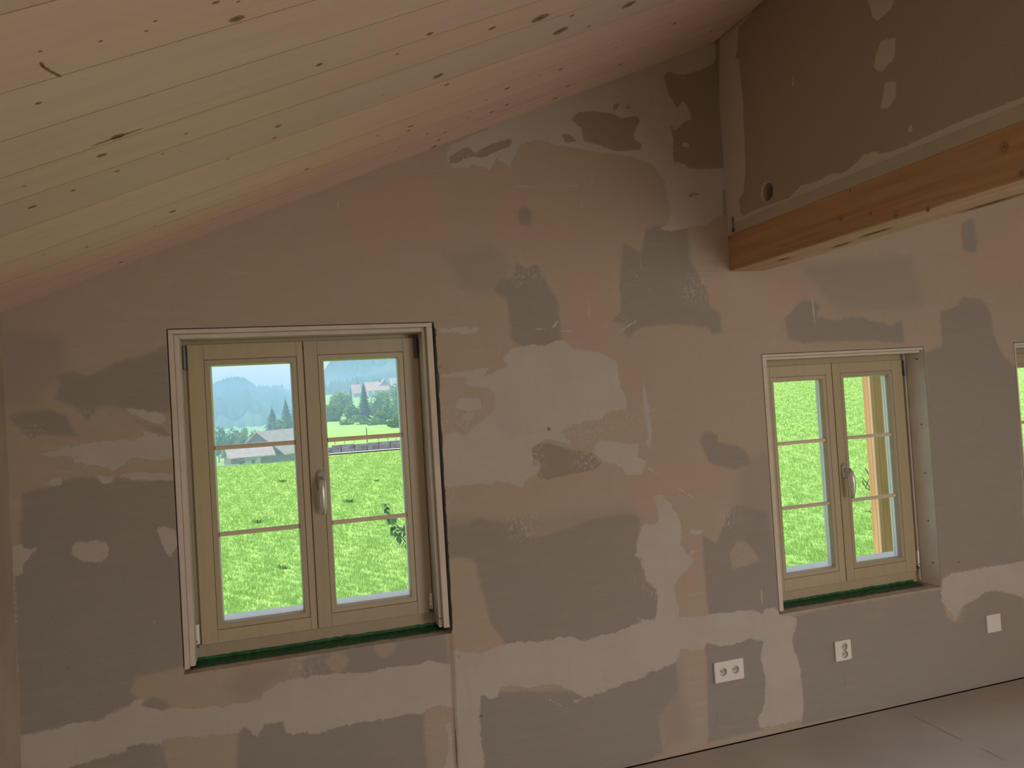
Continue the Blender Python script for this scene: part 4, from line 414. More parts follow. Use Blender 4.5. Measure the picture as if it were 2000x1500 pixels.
# ------------------------------------------------------------------ wall hung over the beam
HOLE=(-.287,2.297,.037)
def drop_wall():
    zt=float(ceil_z(XD))+.01; zb=2.18
    hy,hz,hr=HOLE; s=.05
    gy=list(gridlines(-1.62,0,.0108,[hy-s,hy+s]))[::-1]+list(np.linspace(-1.75,-7.0,40)); gz=gridlines(zb,zt,.0108,[hz-s,hz+s])
    gy=np.array(gy); Yg,Zg=np.meshgrid(gy,gz); ny=len(gy); nz=len(gz)
    idx=np.arange(ny*nz).reshape(nz,ny); q=np.stack([idx[:-1,:-1],idx[:-1,1:],idx[1:,1:],idx[1:,:-1]],-1)
    CY=(Yg[:-1,:-1]+Yg[:-1,1:])/2; CZ=(Zg[:-1,:-1]+Zg[1:,:-1])/2
    keep=~((abs(CY-hy)<s)&(abs(CZ-hz)<s)); q=q[keep]
    co=[(XD,y,z) for y,z in zip(Yg.ravel(),Zg.ravel())]; quads=[tuple(t) for t in q.tolist()]
    iy=[i for i in range(ny) if abs(gy[i]-hy)<=s+1e-6]; iz=[i for i in range(nz) if abs(gz[i]-hz)<=s+1e-6]
    loop=[idx[iz[0],i] for i in iy]+[idx[k,iy[-1]] for k in iz[1:]]+[idx[iz[-1],i] for i in iy[::-1][1:]]+[idx[k,iy[0]] for k in iz[::-1][1:-1]]
    base=len(co); n=len(loop)
    for r,x in ((1.24,0),(1,0),(1,.012),(.9,.05)):
        for k in loop:
            y,z=co[k][1]-hy,co[k][2]-hz; a=math.atan2(z,y); rr=hr*r*(1+.10*mnoise.noise(Vector((math.cos(a)*2,math.sin(a)*2,r))))
            co.append((XD+x,hy+rr*math.cos(a),hz+rr*math.sin(a)))
    for k in range(n):
        j=(k+1)%n; quads.append((loop[k],loop[j],base+j,base+k)); quads.append((base+k,base+j,base+n+j,base+n+k)); quads.append((base+n+k,base+n+j,base+2*n+j,base+2*n+k)); quads.append((base+2*n+k,base+2*n+j,base+3*n+j,base+3*n+k))
    me=npmesh('wall_partition',co,quads); P=np.array(co)[:,1:]
    f=field(P,DATA['drop']); d=np.hypot(P[:,0]-hy,P[:,1]-hz); f[base+n:base+2*n]=.004; f[base+2*n:]=-.02; f[base:base+n]=np.maximum(f[base:base+n],-.008); fattr(me,'pale',f)
    o=link('wall_partition',me,M_DROP); return o,zt
drop,ZT=drop_wall(); tag(drop,'dark brown board wall hung above the timber beam, dotted with filler','wall',None,'structure')
bm=bmesh.new(); box(bm,XD+.06,2.155,-7.0,0,2.182,ZT-.03); bmobj('board_backing',bm,M_BLACK,drop)
bm=bmesh.new(); n=24; vs=[bm.verts.new((XD+.052,HOLE[0]+HOLE[2]*1.0*math.cos(2*math.pi*k/n),HOLE[1]+HOLE[2]*1.0*math.sin(2*math.pi*k/n))) for k in range(n)]; bm.faces.new(vs); bmobj('hole_bottom',bm,plain('insulation',(.09,.075,.06),.95,0,.4,80),drop)
boxobj('edge_bead',XD-.003,XD+.002,-7.0,-.045,2.182,2.227,plain('bead_plaster',(.49,.42,.335),.85,0,.05,12,.15),drop,.001)
bm=bmesh.new(); tube(bm,[(XD-.004,-.047,2.255),(XD-.005,-.046,2.215),(XD-.006,-.05,2.197)],[.0025,.003,.005],6); box(bm,XD-.009,XD,-.056,-.040,2.190,2.199); bmobj('bent_nail',bm,M_HDARK,drop)
def beam_o():
    bm=bmesh.new(); x0,x1,y0,y1,z0,z1=XD-.004,2.157,-7.0,-.001,2.026,2.181; c=.004
    pr=[(x0+c,z0),(x1-c,z0),(x1,z0+c),(x1,z1),(x0,z1),(x0,z0+c)]; ys=np.linspace(y1,y0,60); prev=None
    for y in ys:
        k=mnoise.noise(Vector((0,float(y)*2,0)))*.0025
        ring=[bm.verts.new((x+(k if x<2.02 else -k),float(y),z+(k if z<2.1 else 0))) for x,z in pr]
        if prev:
            for i in range(6): j=(i+1)%6; f=bm.faces.new((prev[i],prev[j],ring[j],ring[i])); f.material_index=1 if i in (0,) else 0
        else: bm.faces.new(ring)
        prev=ring
    bm.faces.new(prev[::-1])
    me=bpy.data.meshes.new('timber_beam'); bmesh.ops.recalc_face_normals(bm,faces=bm.faces); bm.to_mesh(me); bm.free(); me.materials.append(M_BEAM); me.materials.append(M_BEAMU); return link('timber_beam',me)
beam=beam_o(); tag(beam,'square orange-brown timber beam running out from the front wall','beam')
for y,z,w in DATA['bknots']:
    k=bpy.data.objects.new('knot',random.choice(KM)); COL.objects.link(k); k.parent=beam; k.location=(XD-.0075,y,z); k.rotation_euler=(0,-math.pi/2,0); k.scale=(w*1.25,w*1.0,1)
for y,x,L in ((-.75,2.07,.20),(-1.15,2.14,.32),(-.28,2.05,.10),(-.55,2.10,.14)):
    k=bpy.data.objects.new('knot',random.choice(KM)); COL.objects.link(k); k.parent=beam; k.location=(x,y,2.0225); k.rotation_euler=(math.pi,0,math.pi/2); k.scale=(L,.022,1)

# ------------------------------------------------------------------ windows
def frame_rect(bm,x0,x1,z0,z1,w,y0,y1,bev=.0):
    wl_,wr,wb,wt=w if isinstance(w,tuple) else (w,)*4
    box(bm,x0,x0+wl_,y0,y1,z0,z1,bev); box(bm,x1-wr,x1,y0,y1,z0,z1,bev); box(bm,x0+wl_,x1-wr,y0,y1,z0,z0+wb,bev); box(bm,x0+wl_,x1-wr,y0,y1,z1-wt,z1,bev)
def sash(root,x0,x1,z0,z1,gx0,gx1,gz0,gz1,bars):
    YF=.115
    # stiles and rails in front, with a fine groove around the glazing bead
    g=.020; bw=.0015
    s=empty('sash',(0,0,0)); s.parent=root
    bm=bmesh.new(); frame_rect(bm,x0,x1,z0,z1,(gx0-g-x0,x1-gx1-g,gz0-g-z0,z1-gz1-g),YF,.138,.0015)
    o=bmobj('stile_frame',bm,M_FRAME,s)
    # bead: sloping inwards to the glass
    def ring(name,r0,r1,mat):
        bm=bmesh.new(); A=[];B=[]
        (a0,a1,a2,a3,ay),(b0,b1,b2,b3,by)=r0,r1
        va=[bm.verts.new(p) for p in ((a0,ay,a2),(a1,ay,a2),(a1,ay,a3),(a0,ay,a3))]; vb=[bm.verts.new(p) for p in ((b0,by,b2),(b1,by,b2),(b1,by,b3),(b0,by,b3))]
        for i in range(4): bm.faces.new((va[i],va[(i+1)%4],vb[(i+1)%4],vb[i]))
        return bm
    e=g-bw
    bm=bmesh.new()
    def loopv(x0,x1,z0,z1,y): return [bm.verts.new(p) for p in ((x0,y,z0),(x1,y,z0),(x1,y,z1),(x0,y,z1))]
    L=[loopv(gx0-e,gx1+e,gz0-e,gz1+e,.135),loopv(gx0-e,gx1+e,gz0-e,gz1+e,YF+.0015),loopv(gx0-.002,gx1+.002,gz0-.002,gz1+.002,YF+.0015),loopv(gx0,gx1,gz0,gz1,YF+.004),loopv(gx0+.003,gx1-.003,gz0+.004,gz1-.003,.1335),loopv(gx0+.003,gx1-.003,gz0+.004,gz1-.003,.150)]
    for A,B in zip(L,L[1:]):
        for i in range(4): bm.faces.new((A[i],A[(i+1)%4],B[(i+1)%4],B[i]))
    bmobj('glazing_bead',bm,M_FRAME,s)
    bm=bmesh.new(); frame_rect(bm,gx0-.05,gx1+.05,gz0-.05,gz1+.05,(.054,.054,.056,.053),.139,.1515); frame_rect(bm,gx0-.05,gx1+.05,gz0-.05,gz1+.05,(.054,.054,.056,.053),.1535,.165); box(bm,gx0-.05,gx1+.05,.166,.232,gz0-.05,gz0+.005)
    bmobj('cladding',bm,M_ALU,s)
    bm=bmesh.new(); frame_rect(bm,gx0-.04,gx1+.04,gz0-.04,gz1+.04,(.0425,.0425,.0445,.0415),.1515,.1535); bmobj('gasket',bm,M_BLACK,s)
    bm=bmesh.new(); box(bm,gx0,gx1,.1345,.1375,gz0+.001,gz1); bmobj('glass_pane',bm,M_GLASS,s)
    for zc in bars:
        bm=bmesh.new(); pr=[]
        for k in range(9): a=math.pi*k/8; pr.append((.1340-.014*math.sin(a),zc+.0085*math.cos(a)))
        A=[bm.verts.new((gx0+.003,y,z)) for y,z in pr]; B=[bm.verts.new((gx1-.003,y,z)) for y,z in pr]
        bm.faces.new(A);bm.faces.new(B[::-1])
        for i in range(9): j=(i+1)%9; bm.faces.new((A[i],B[i],B[j],A[j]))
        o=bmobj('glazing_bar',bm,M_BAR,s)
    return s
def handle(sashobj,x,z):
    bm=bmesh.new(); n=20; YF=.115
    pts=[]
    for k in range(n):
        a=2*math.pi*k/n; px=.0145*math.cos(a); pz=.0145*math.sin(a)+(.022 if math.sin(a)>0 else -.022); pts.append((x+px,z+pz))
    ngon_prism(bm,pts,YF-.011,YF+.001)
    tube(bm,[(x,YF-.008,z+.004),(x,YF-.040,z+.004)],[.011,.0095],12)
    pth=[(x,YF-.038,z+.010),(x,YF-.048,z-.004),(x,YF-.055,z-.03),(x,YF-.057,z-.06),(x,YF-.053,z-.095),(x,YF-.046,z-.125)]
    tube(bm,pth,[.008,.0115,.012,.0115,.0105,.0075],12)
    return bmobj('handle',bm,M_STEEL,sashobj,True)
def hinge(root,x,z0,z1,mat,screw=False,r=.008):
    bm=bmesh.new(); tube(bm,[(x,.107,z0),(x,.107,z0+.002),(x,.107,z1-.002),(x,.107,z1)],[r*.8,r,r,r*.8],10); box(bm,x-r*.7,x+r*.7,.107,.130,z0+.004,z1-.004)
    o=bmobj('hinge_cover',bm,mat,root)
    if screw:
        bm=bmesh.new(); tube(bm,[(x-.002,.107,z0-.014),(x-.002,.107,z0)],[.005,.006],8); box(bm,x-.003,x+.001,.0965,.101,z0+.008,z0+.012); bmobj('hinge_pin',bm,M_HDARK,root)
    return o
def window(idx,op,sz0,sz1,sx0,xm,sx1,panes,bars,hx,hz,label):
    x0,x1,z0,z1=op
    root=empty('window_%d'%idx,((x0+x1)/2,.12,z0)); root_loc=root.location.copy()
    kids=[]
    hold=empty('tmp'); 
    bm=bmesh.new(); frame_rect(bm,x0+.003,x1-.001,z0+.002,z1-.002,(sx0-x0+.012,x1-sx1+.012,sz0-z0+.014,z1-sz1+.012),.131,.205,.001); bmobj('window_frame',bm,M_FRAME,hold)
    a=sash(hold,sx0,xm-.0018,sz0,sz1,*panes[0],bars); b=sash(hold,xm+.0018,sx1,sz0,sz1,*panes[1],bars)
    bm=bmesh.new(); box(bm,xm-.012,xm+.012,.152,.17,sz0+.01,sz1-.01); bmobj('meeting_strip',bm,M_BLACK,hold)
    handle(b,hx,hz)
    for ch in list(hold.children): kids.append(ch)
    return root,hold
def finish_window(root,hold):
    for ch in list(hold.children): ch.parent=root; ch.location=-root.location
    bpy.data.objects.remove(hold)
    return root
# window 1
r1,h1=window(1,OPEN[0],.705,1.790,-.250,.157,.598,[(-.175,.112,.772,1.713),(.229,.518,.775,1.716)],(1.409,1.093),.198,1.262,'')
def strips1(h):
    bm=bmesh.new(); x0,x1,z1=-.299,.635,1.8345
    box(bm,x0,x0+.016,-.001,.05,.662,1.819,.001); bmobj('trim_strip',bm,M_PLASTER,h)
    bm=bmesh.new(); box(bm,x0+.0165,x0+.033,.022,.130,.664,1.819,.001); bmobj('trim_strip',bm,M_PLASTER,h)
    bm=bmesh.new(); box(bm,x1-.022,x1,-.001,.05,.670,1.819,.001); bmobj('trim_strip',bm,M_PLASTER,h)
    bm=bmesh.new(); box(bm,x1-.035,x1-.0225,.022,.130,.702,1.819,.001); bmobj('trim_strip',bm,M_PLASTER,h)
    bm=bmesh.new(); box(bm,x1-.035,x1-.0225,.022,.130,.668,.699,.001); bmobj('trim_strip',bm,M_PLASTER,h)
    bm=bmesh.new(); box(bm,x0,x1,-.001,.05,1.8195,z1,.001); bmobj('trim_strip',bm,M_PLASTER,h)
    bm=bmesh.new(); box(bm,x0+.0335,x1-.0355,.022,.130,1.8042,1.8190,.001); bmobj('trim_strip',bm,M_PLASTER,h)
    hinge(h,-.260,1.70,1.785,M_HDARK); hinge(h,.588,1.708,1.79,M_HDARK,False,.0085)
    hinge(h,-.262,.715,.785,M_HLIGHT,True,.0075); hinge(h,.590,.722,.782,M_HLIGHT,True,.0070)
strips1(h1)
w1=finish_window(r1,h1); tag(w1,'larger left casement window with pale double trim looking out to barns','window',None,'structure')
# windows 2 and 3
def small_window(idx,dx,lab,tw=.0215):
    op=OPEN[1] if dx==0 else OPEN[2]
    r,h=window(idx,op,.566,1.602,2.208+dx,2.584+dx,3.006+dx,[(2.254+dx,2.527+dx,.640,1.530),(2.651+dx,2.922+dx,.640,1.533)],(1.241,.942),2.612+dx,1.088,lab)
    bm=bmesh.new(); tx=op[0]+.0035; box(bm,tx,tx+tw,-.001,.05,.520,1.641,.001); bmobj('trim_strip',bm,M_PLASTER,h)
    bm=bmesh.new(); box(bm,tx,op[1]-.004,-.001,.05,1.6415,1.6535,.001); bmobj('trim_strip',bm,M_PLASTER,h)
    bm=bmesh.new(); box(bm,tx+tw+.001,op[1]-.004,.022,.130,1.6295,1.6410,.001); bmobj('trim_strip',bm,M_PLASTER,h)
    bm=bmesh.new(); box(bm,op[1]-.014,op[1]-.0045,.112,.130,.520,1.629,.001); bmobj('trim_strip',bm,M_PLASTER,h)
    hinge(h,3.0105+dx,1.52,1.598,M_HDARK,False,.005); hinge(h,3.0105+dx,.588,.668,M_STEEL,True,.005); 
    return finish_window(r,h)
w2=small_window(2,0,''); tag(w2,'smaller right casement window looking onto the meadow and a timber post','window',None,'structure')
w3=small_window(3,1.470,'',.010); tag(w3,'third casement window cut off by the right picture edge','window',None,'structure')
# screws in the right reveal of window 2
for y,z in DATA['screws']:
    bm=bmesh.new(); tube(bm,[(3.0305,y,z),(3.0285,y,z)],.0042,8); bmobj('screw_head',bm,M_HDARK,wall)
# ------------------------------------------------------------------ green masking tape on the sills
def tape(x0,x1,z,y0,y1,label):
    bm=bmesh.new(); n=70; prev=None
    for i in range(n+1):
        x=x0+(x1-x0)*i/n; row=[]
        for j,y in enumerate((y0,y0+.012,(y0+y1)/2,y1-.006,y1,y1+.001)):
            yy=y+(mnoise.noise(Vector((x*14,j*.3,z)))*.006 if j==0 else 0)
            zz=z+.0015+abs(mnoise.noise(Vector((x*25,y*60,1))))*.006+(.011 if j==5 else 0)
            row.append(bm.verts.new((x,yy,zz)))
        if prev:
            for j in range(5): bm.faces.new((prev[j],prev[j+1],row[j+1],row[j]))
        prev=row
    o=bmobj('masking_tape',bm,M_TAPE); so=o.modifiers.new('thick','SOLIDIFY'); so.thickness=.0012; so.offset=1
    return tag(o,label,'tape')
tape(-.298,.636,.6465,.050,.129,'green masking tape along the sill of the larger left window')
tape(2.118,2.995,.5075,.056,.129,'green masking tape along the sill of the window beside the timber post')
tape(3.612,4.49,.5075,.056,.129,'green masking tape along the sill of the window at the right picture edge')
# ------------------------------------------------------------------ sockets
def plate_bm(w,h,t,holes,r,depth):
    bm=bmesh.new(); outer=[]
    cr=.004
    for cx,cz,a0 in ((w/2-cr,h/2-cr,0),(-w/2+cr,h/2-cr,90),(-w/2+cr,-h/2+cr,180),(w/2-cr,-h/2+cr,270)):
        for k in range(4): a=math.radians(a0+30*k); outer.append((cx+cr*math.cos(a),cz+cr*math.sin(a)))
    def loop(pts,y): 
        vs=[bm.verts.new((x,y,z)) for x,z in pts]; es=[bm.edges.new((vs[i],vs[(i+1)%len(vs)])) for i in range(len(vs))]; return vs,es
    edges=[]; ov,oe=loop([(x*.985,z*.985) for x,z in outer],-t); edges+=oe; hv=[]
    for hx,hz in holes:
        v,e=loop([(hx+r*math.cos(2*math.pi*k/24),hz+r*math.sin(2*math.pi*k/24)) for k in range(24)],-t); edges+=e; hv.append((v,hx,hz))
    bmesh.ops.triangle_fill(bm,use_beauty=True,edges=edges)
    mid=[bm.verts.new((x,-t+.0015,z)) for x,z in outer]; back=[bm.verts.new((x,0,z)) for x,z in outer]
    for A,B in ((ov,mid),(mid,back)):
        for i in range(len(A)): j=(i+1)%len(A); bm.faces.new((A[i],A[j],B[j],B[i]))
    return bm,hv
def socket(label,corners,layout):
    c=np.array(corners); cx=float(c[:,0].mean()); cz=float(c[:,1].mean()); w=float((c[1,0]-c[0,0]+c[2,0]-c[3,0])/2); h=float((c[0,1]-c[3,1]+c[1,1]-c[2,1])/2)
    root=empty('wall_socket' if layout else 'blank_wall_plate',(cx,0,cz)); r=.0175; t=.011
    bm,hv=plate_bm(w,h,t,layout,r,.008); bmobj('plate',bm,M_PLATE,root)
    for hx,hz in layout:
        bm=bmesh.new(); n=24
        R0=[bm.verts.new((hx+r*math.cos(2*math.pi*k/n),-t,hz+r*math.sin(2*math.pi*k/n))) for k in range(n)]
        R1=[bm.verts.new((hx+r*.9*math.cos(2*math.pi*k/n),-.0015,hz+r*.9*math.sin(2*math.pi*k/n))) for k in range(n)]
        for k in range(n): bm.faces.new((R0[k],R0[(k+1)%n],R1[(k+1)%n],R1[k]))
        bm.faces.new(R1); s=bmobj('socket_cup',bm,M_CUP,root)
        bm=bmesh.new()
        for px,pz in ((-.0095,0),(.0095,0),(0,-.005)): tube(bm,[(hx+px,-.0022,hz+pz+.002),(hx+px,-.0016,hz+pz+.002)],.0026,8)
        bmobj('contact_holes',bm,M_BLACK,s)
    bm=bmesh.new(); box(bm,-w/2+.003,w/2-.003,-.004,-.0005,-h/2+.003,h/2-.003) if False else None
    bm.free()
    return tag(root,label,'socket' if layout else 'wall plate')
S=DATA['outlets']
socket('white double wall socket, two outlets side by side, under the pale filler strip',S['a'],[(-.030,0),(.030,0)])
socket('white wall socket with two stacked outlets below the window with the post',S['b'],[(.006,.016),(.006,-.018)])
socket('blank white square wall plate right of the sockets near the floor',S['c'],[])

# ================================================================== outside
def pol(a,D): return a*D,D-2.9
DN=[0,4,10,18,30,45,60,63.5,64.6,65,100,140,200,250,320,450,600,1000]
TL=[-3.3,-3.3,-3.2,-2.95,-2.5,-2.05,-1.88,-2.1,-2.2,-2.25,-4.7,-6.75,-6.2,-4.2,-2.3,1,5,10]
TR=[-3.3,-3.3,-3.2,-2.95,-2.4,-2.0,-1.72,-1.78,-1.80,-1.12,-.95,-.45,2.6,6.2,9,14,20,30]
TW=[-3.3,-3.3,-3.1,-2.75,-1.3,.3,2.0,2.3,2.4,2.45,7,13,23,31,41,58,75,120]
KA=[-.9,.05,.072,.17,.62,2.6]
def ground(a,D):
    a=np.asarray(a,float); D=np.asarray(D,float)
    zs=[np.interp(D,DN,T) for T in (TL,TL,TR,TR,TW,TW)]
    out=np.zeros(np.broadcast(a,D).shape)
    a_,D_=np.broadcast_arrays(a,D); k=np.clip(np.searchsorted(KA,a_)-1,0,len(KA)-2)
    A0=np.array(KA)[k]; A1=np.array(KA)[k+1]; w=np.clip((a_-A0)/(A1-A0),0,1); Z=np.stack([np.broadcast_to(z,a_.shape) for z in zs])
    ii=np.indices(a_.shape); z0=np.take_along_axis(Z,k[None],0)[0]; z1=np.take_along_axis(Z,(k+1)[None],0)[0]
    return z0*(1-w)+z1*w
def gz_(a,D): return float(ground(np.array([a]),np.array([D]))[0])
def bumpz(x,y): return .012*np.sin(x*1.3+.7*np.sin(y*.9))*np.sin(y*.8+x*.35)+.012*np.sin(x*3.1+y*2.3)
def meadow_mat(name,far=False):
    t=NT(name); v=t.obj(); a=t.noise(t.map(v,(1,.6,1)),.35,5,.6); b=t.noise(t.map(v,(1.0,1,1)),3.5,5,.7); c=t.noise(t.map(v,(1,1,1)),14,3,.7)
    col=t.mix(t.rng(a,.35,.65),c4((.33,.52,.135)),c4((.38,.56,.155))); col=t.mix(t.rng(b,.52,.74,0,.35),col,c4((.20,.40,.10))); col=t.mix(t.rng(c,.55,.78,0,.3),col,c4((.46,.60,.20)))
    return t.finish(col,.85,0,t.bump(c,.25,.05),.15)
M_MEADOW=meadow_mat('meadow_turf')
def meadow():
    a=np.concatenate([np.linspace(-.9,-.2,10)[:-1],np.linspace(-.2,.4,70)[:-1],np.linspace(.4,1.2,70)[:-1],np.linspace(1.2,2.6,30)])
    D=np.concatenate([np.linspace(3.3,30,70)[:-1],np.linspace(30,63.4,60),[63.5,64.6,65.0],np.linspace(66,150,40)[:-1],np.geomspace(150,1000,40)])
    A,DD=np.meshgrid(a,D); Z=ground(A,DD); X=A*DD; Y=DD-2.9
    nearm=np.clip(1-(DD-45)/15,0,1); Z=Z+bumpz(X,Y)*nearm*np.clip((DD-5)/6,0,1)
    n,mm=A.shape; idx=np.arange(n*mm).reshape(n,mm); q=np.stack([idx[:-1,:-1],idx[:-1,1:],idx[1:,1:],idx[1:,:-1]],-1).reshape(-1,4)
    return link('meadow_ground',npmesh('meadow_ground',np.stack([X.ravel(),Y.ravel(),Z.ravel()],1),q),M_MEADOW,None,True)
mead=meadow(); tag(mead,'bright green meadow rolling away outside the windows','meadow',None,'structure')
yard=boxobj('yard_ground',-60,60,-60,.6,-3.6,-3.31,M_MEADOW); tag(yard,'grass around the house behind the room','ground',None,'structure')
def blade_mat():
    t=NT('grass_blades'); r=t.attr('tone'); col=t.mix(r,c4((.26,.48,.12)),c4((.44,.62,.20)))
    p=t.n('BsdfPrincipled'); t.set(p.inputs['Base Color'],col); p.inputs['Roughness'].default_value=.6; p.inputs['Specular IOR Level'].default_value=.2
    tl=t.n('BsdfTranslucent'); t.set(tl.inputs['Color'],col); mx=t.n('MixShader',Fac=.35); t.t.links.new(p.outputs[0],mx.inputs[1]); t.t.links.new(tl.outputs[0],mx.inputs[2]); t.t.links.new(mx.outputs[0],t.out.inputs[0]); return t.m
def grass():
    V=[];tone=[]
    for a0,a1,D0,D1,N in ((-.085,.20,13.5,60,120000),(.70,.99,12.5,85,130000),(1.2,1.35,10,60,20000)):
        u=rng.random(N); D=D0*(D1/D0)**u; a=rng.uniform(a0,a1,N)
        # clumping
        X=a*D;Y=D-2.9
        cl=np.sin(X*7.1+1.3*np.sin(Y*5.7))*np.sin(Y*6.6+X*2.8)+.6*np.sin(X*13.3+Y*9.9); k=cl+rng.normal(0,.55,N)>-.55
        X,Y,D,a,cl=X[k],Y[k],D[k],a[k],cl[k]; n=len(X)
        Z=ground(a,D)+bumpz(X,Y)*np.clip(1-(D-45)/15,0,1)*np.clip((D-5)/6,0,1)-.01
        h=(.05+.09*rng.random(n))*(1+.3*np.clip(cl,-1,1)); w=.004+.00045*D; th=rng.uniform(0,2*np.pi,n); le=rng.normal(0,.05,(n,2))
        dx,dy=np.cos(th)*w,np.sin(th)*w*.3
        V.append(np.stack([np.stack([X-dx,Y-dy,Z],1),np.stack([X+dx,Y+dy,Z],1),np.stack([X+le[:,0],Y+le[:,1],Z+h],1)],1)); 
        tt=np.clip(.62+(rng.normal(0,.15,n)-.16*np.clip(cl,0,1.5))*np.clip(17/D,.25,1),0,1); tone.append(np.repeat(tt,3))
    v=np.concatenate(V).reshape(-1,3); me=npmesh('meadow_grass',v,np.arange(len(v)).reshape(-1,3)); fattr(me,'tone',np.concatenate(tone))
    return link('meadow_grass',me,blade_mat())
tag(grass(),'long green grass blades covering the meadow','grass',None,'stuff')
# dark weed tufts
def tuft_mesh(seed):
    r=np.random.default_rng(seed); n=60; th=r.uniform(0,6.28,n); rr=r.uniform(0,.14,n); h=r.uniform(.08,.2,n); w=.016
    b=np.stack([np.cos(th)*rr,np.sin(th)*rr,np.zeros(n)],1); tip=b+np.stack([np.cos(th)*.12,np.sin(th)*.12,h],1); s=np.stack([-np.sin(th)*w,np.cos(th)*w,np.zeros(n)],1); mid=(b+tip)/2
    v=np.stack([b,mid+s,tip,mid-s],1).reshape(-1,3); return npmesh('weed_tuft',v,np.arange(len(v)).reshape(-1,4))
M_TUFT=plain('weed_leaf',(.07,.20,.045),.7,0,.3,8)
TM=[tuft_mesh(i) for i in range(3)]
for tm in TM: tm.materials.append(M_TUFT)
tufts=[(.0135,22.8,'dark weed tuft in the lower left pane of the larger window'),(-.012,31,'small weed tuft just below the second bar of the left pane'),(.098,33.5,'dark weed tuft in the meadow left of the young tree, nearer of two'),(.135,40,'weed tuft farther out in the meadow above the young tree'),(.150,27.5,'weed tuft right beside the shoots of the young tree'),(.02,44,'faint weed tuft near the far edge of the meadow below the barn')]
for i,(a,D,lab) in enumerate(tufts):
    x,y=pol(a,D); o=bpy.data.objects.new('weed_tuft',TM[i%3]); COL.objects.link(o); z=gz_(a,D)+float(bumpz(x,y))*min(1,max(0,1-(D-45)/15)); o.location=(x,y,z-.01); o.rotation_euler=(0,0,i*1.3); k=.62+.2*(i%3); o.scale=(k*1.3,k*1.3,k)
    tag(o,lab,'weed','weed tufts in the meadow')
# ---- stone retaining wall and road beyond the meadow
M_ROAD=plain('pale_road',(.62,.62,.60),.9,0,.06,1); M_STONE=plain('grey_stone',(.23,.235,.25),.9,0,.3,3,.4)
def road():
    bm=bmesh.new(); av=np.linspace(.062,.5,30); prev=None
    for a in av:
        p=[(*pol(a,61.8),gz_(a,61.8)+.10),(*pol(a,64.5),gz_(a,63.9)+.06)]; c=[bm.verts.new(q) for q in p]
        if prev: bm.faces.new((prev[0],c[0],c[1],prev[1]))
        prev=c
    return bmobj('road',bm,M_ROAD)
tag(road(),'pale strip of road between the meadow and the stone wall','road',None,'structure')
swall=empty('stone_wall',(*pol(.11,64.5),gz_(.11,64.5))); tag(swall,'low grey stone retaining wall beyond the meadow','stone wall')
def stones():
    k=0; a=.064
    while a<.30:
        wd=random.uniform(.011,.017)
        for row,(z0,z1) in enumerate(((-.1,.34),(.35,.68))):
            x0,y0=pol(a+.0003,64.45); x1,y1=pol(a+wd-.0003,64.45); zb=gz_(a,64.4); h=random.uniform(-.05,.05) if row else 0
            bm=bmesh.new(); j=lambda: random.uniform(-.05,.05)
            vs=[bm.verts.new(p) for p in ((x0,y0+j(),zb+z0),(x1,y1+j(),zb+z0),(x1+j()*.4,y1+j(),zb+z1+h),(x0+j()*.4,y0+j(),zb+z1+h))]
            ws=[bm.verts.new(v.co+Vector((.03,.6,0))) for v in vs]
            bm.faces.new(vs[::-1]); bm.faces.new(ws)
            for i in range(4): q=(i+1)%4; bm.faces.new((vs[i],vs[q],ws[q],ws[i]))
            o=bmobj('stone',bm,M_STONE,swall); o.location=-swall.location
        a+=wd
stones()
M_POST=plain('weathered_post',(.20,.17,.14),.9,0,.2,8)
def fencepost(a,D,h,w,lab,name='fence_post',cat='post',group=None):
    x,y=pol(a,D); z=gz_(a,D); o=empty(name,(x,y,z)); 
    bm=bmesh.new(); tube(bm,[(0,0,-.2),(0,0,h*.96),(0,0,h)],[w,w*.9,w*.4],8); bmobj('shaft',bm,M_POST,o)
    bm=bmesh.new(); tube(bm,[(0,0,h),(0,0,h+.02)],[w*.5,w*.3],8); bmobj('cap',bm,M_POST,o); return tag(o,lab,cat,group)
fencepost(.1255,66,1.25,.045,'tall thin pole standing on the stone wall beyond the meadow','pole','pole')
for a in (.085,.097,.109,.14,.152,.163): fencepost(a,66.2,.55,.025,'short thin fence post along the top of the stone wall','fence_post','post','fence posts on the stone wall')
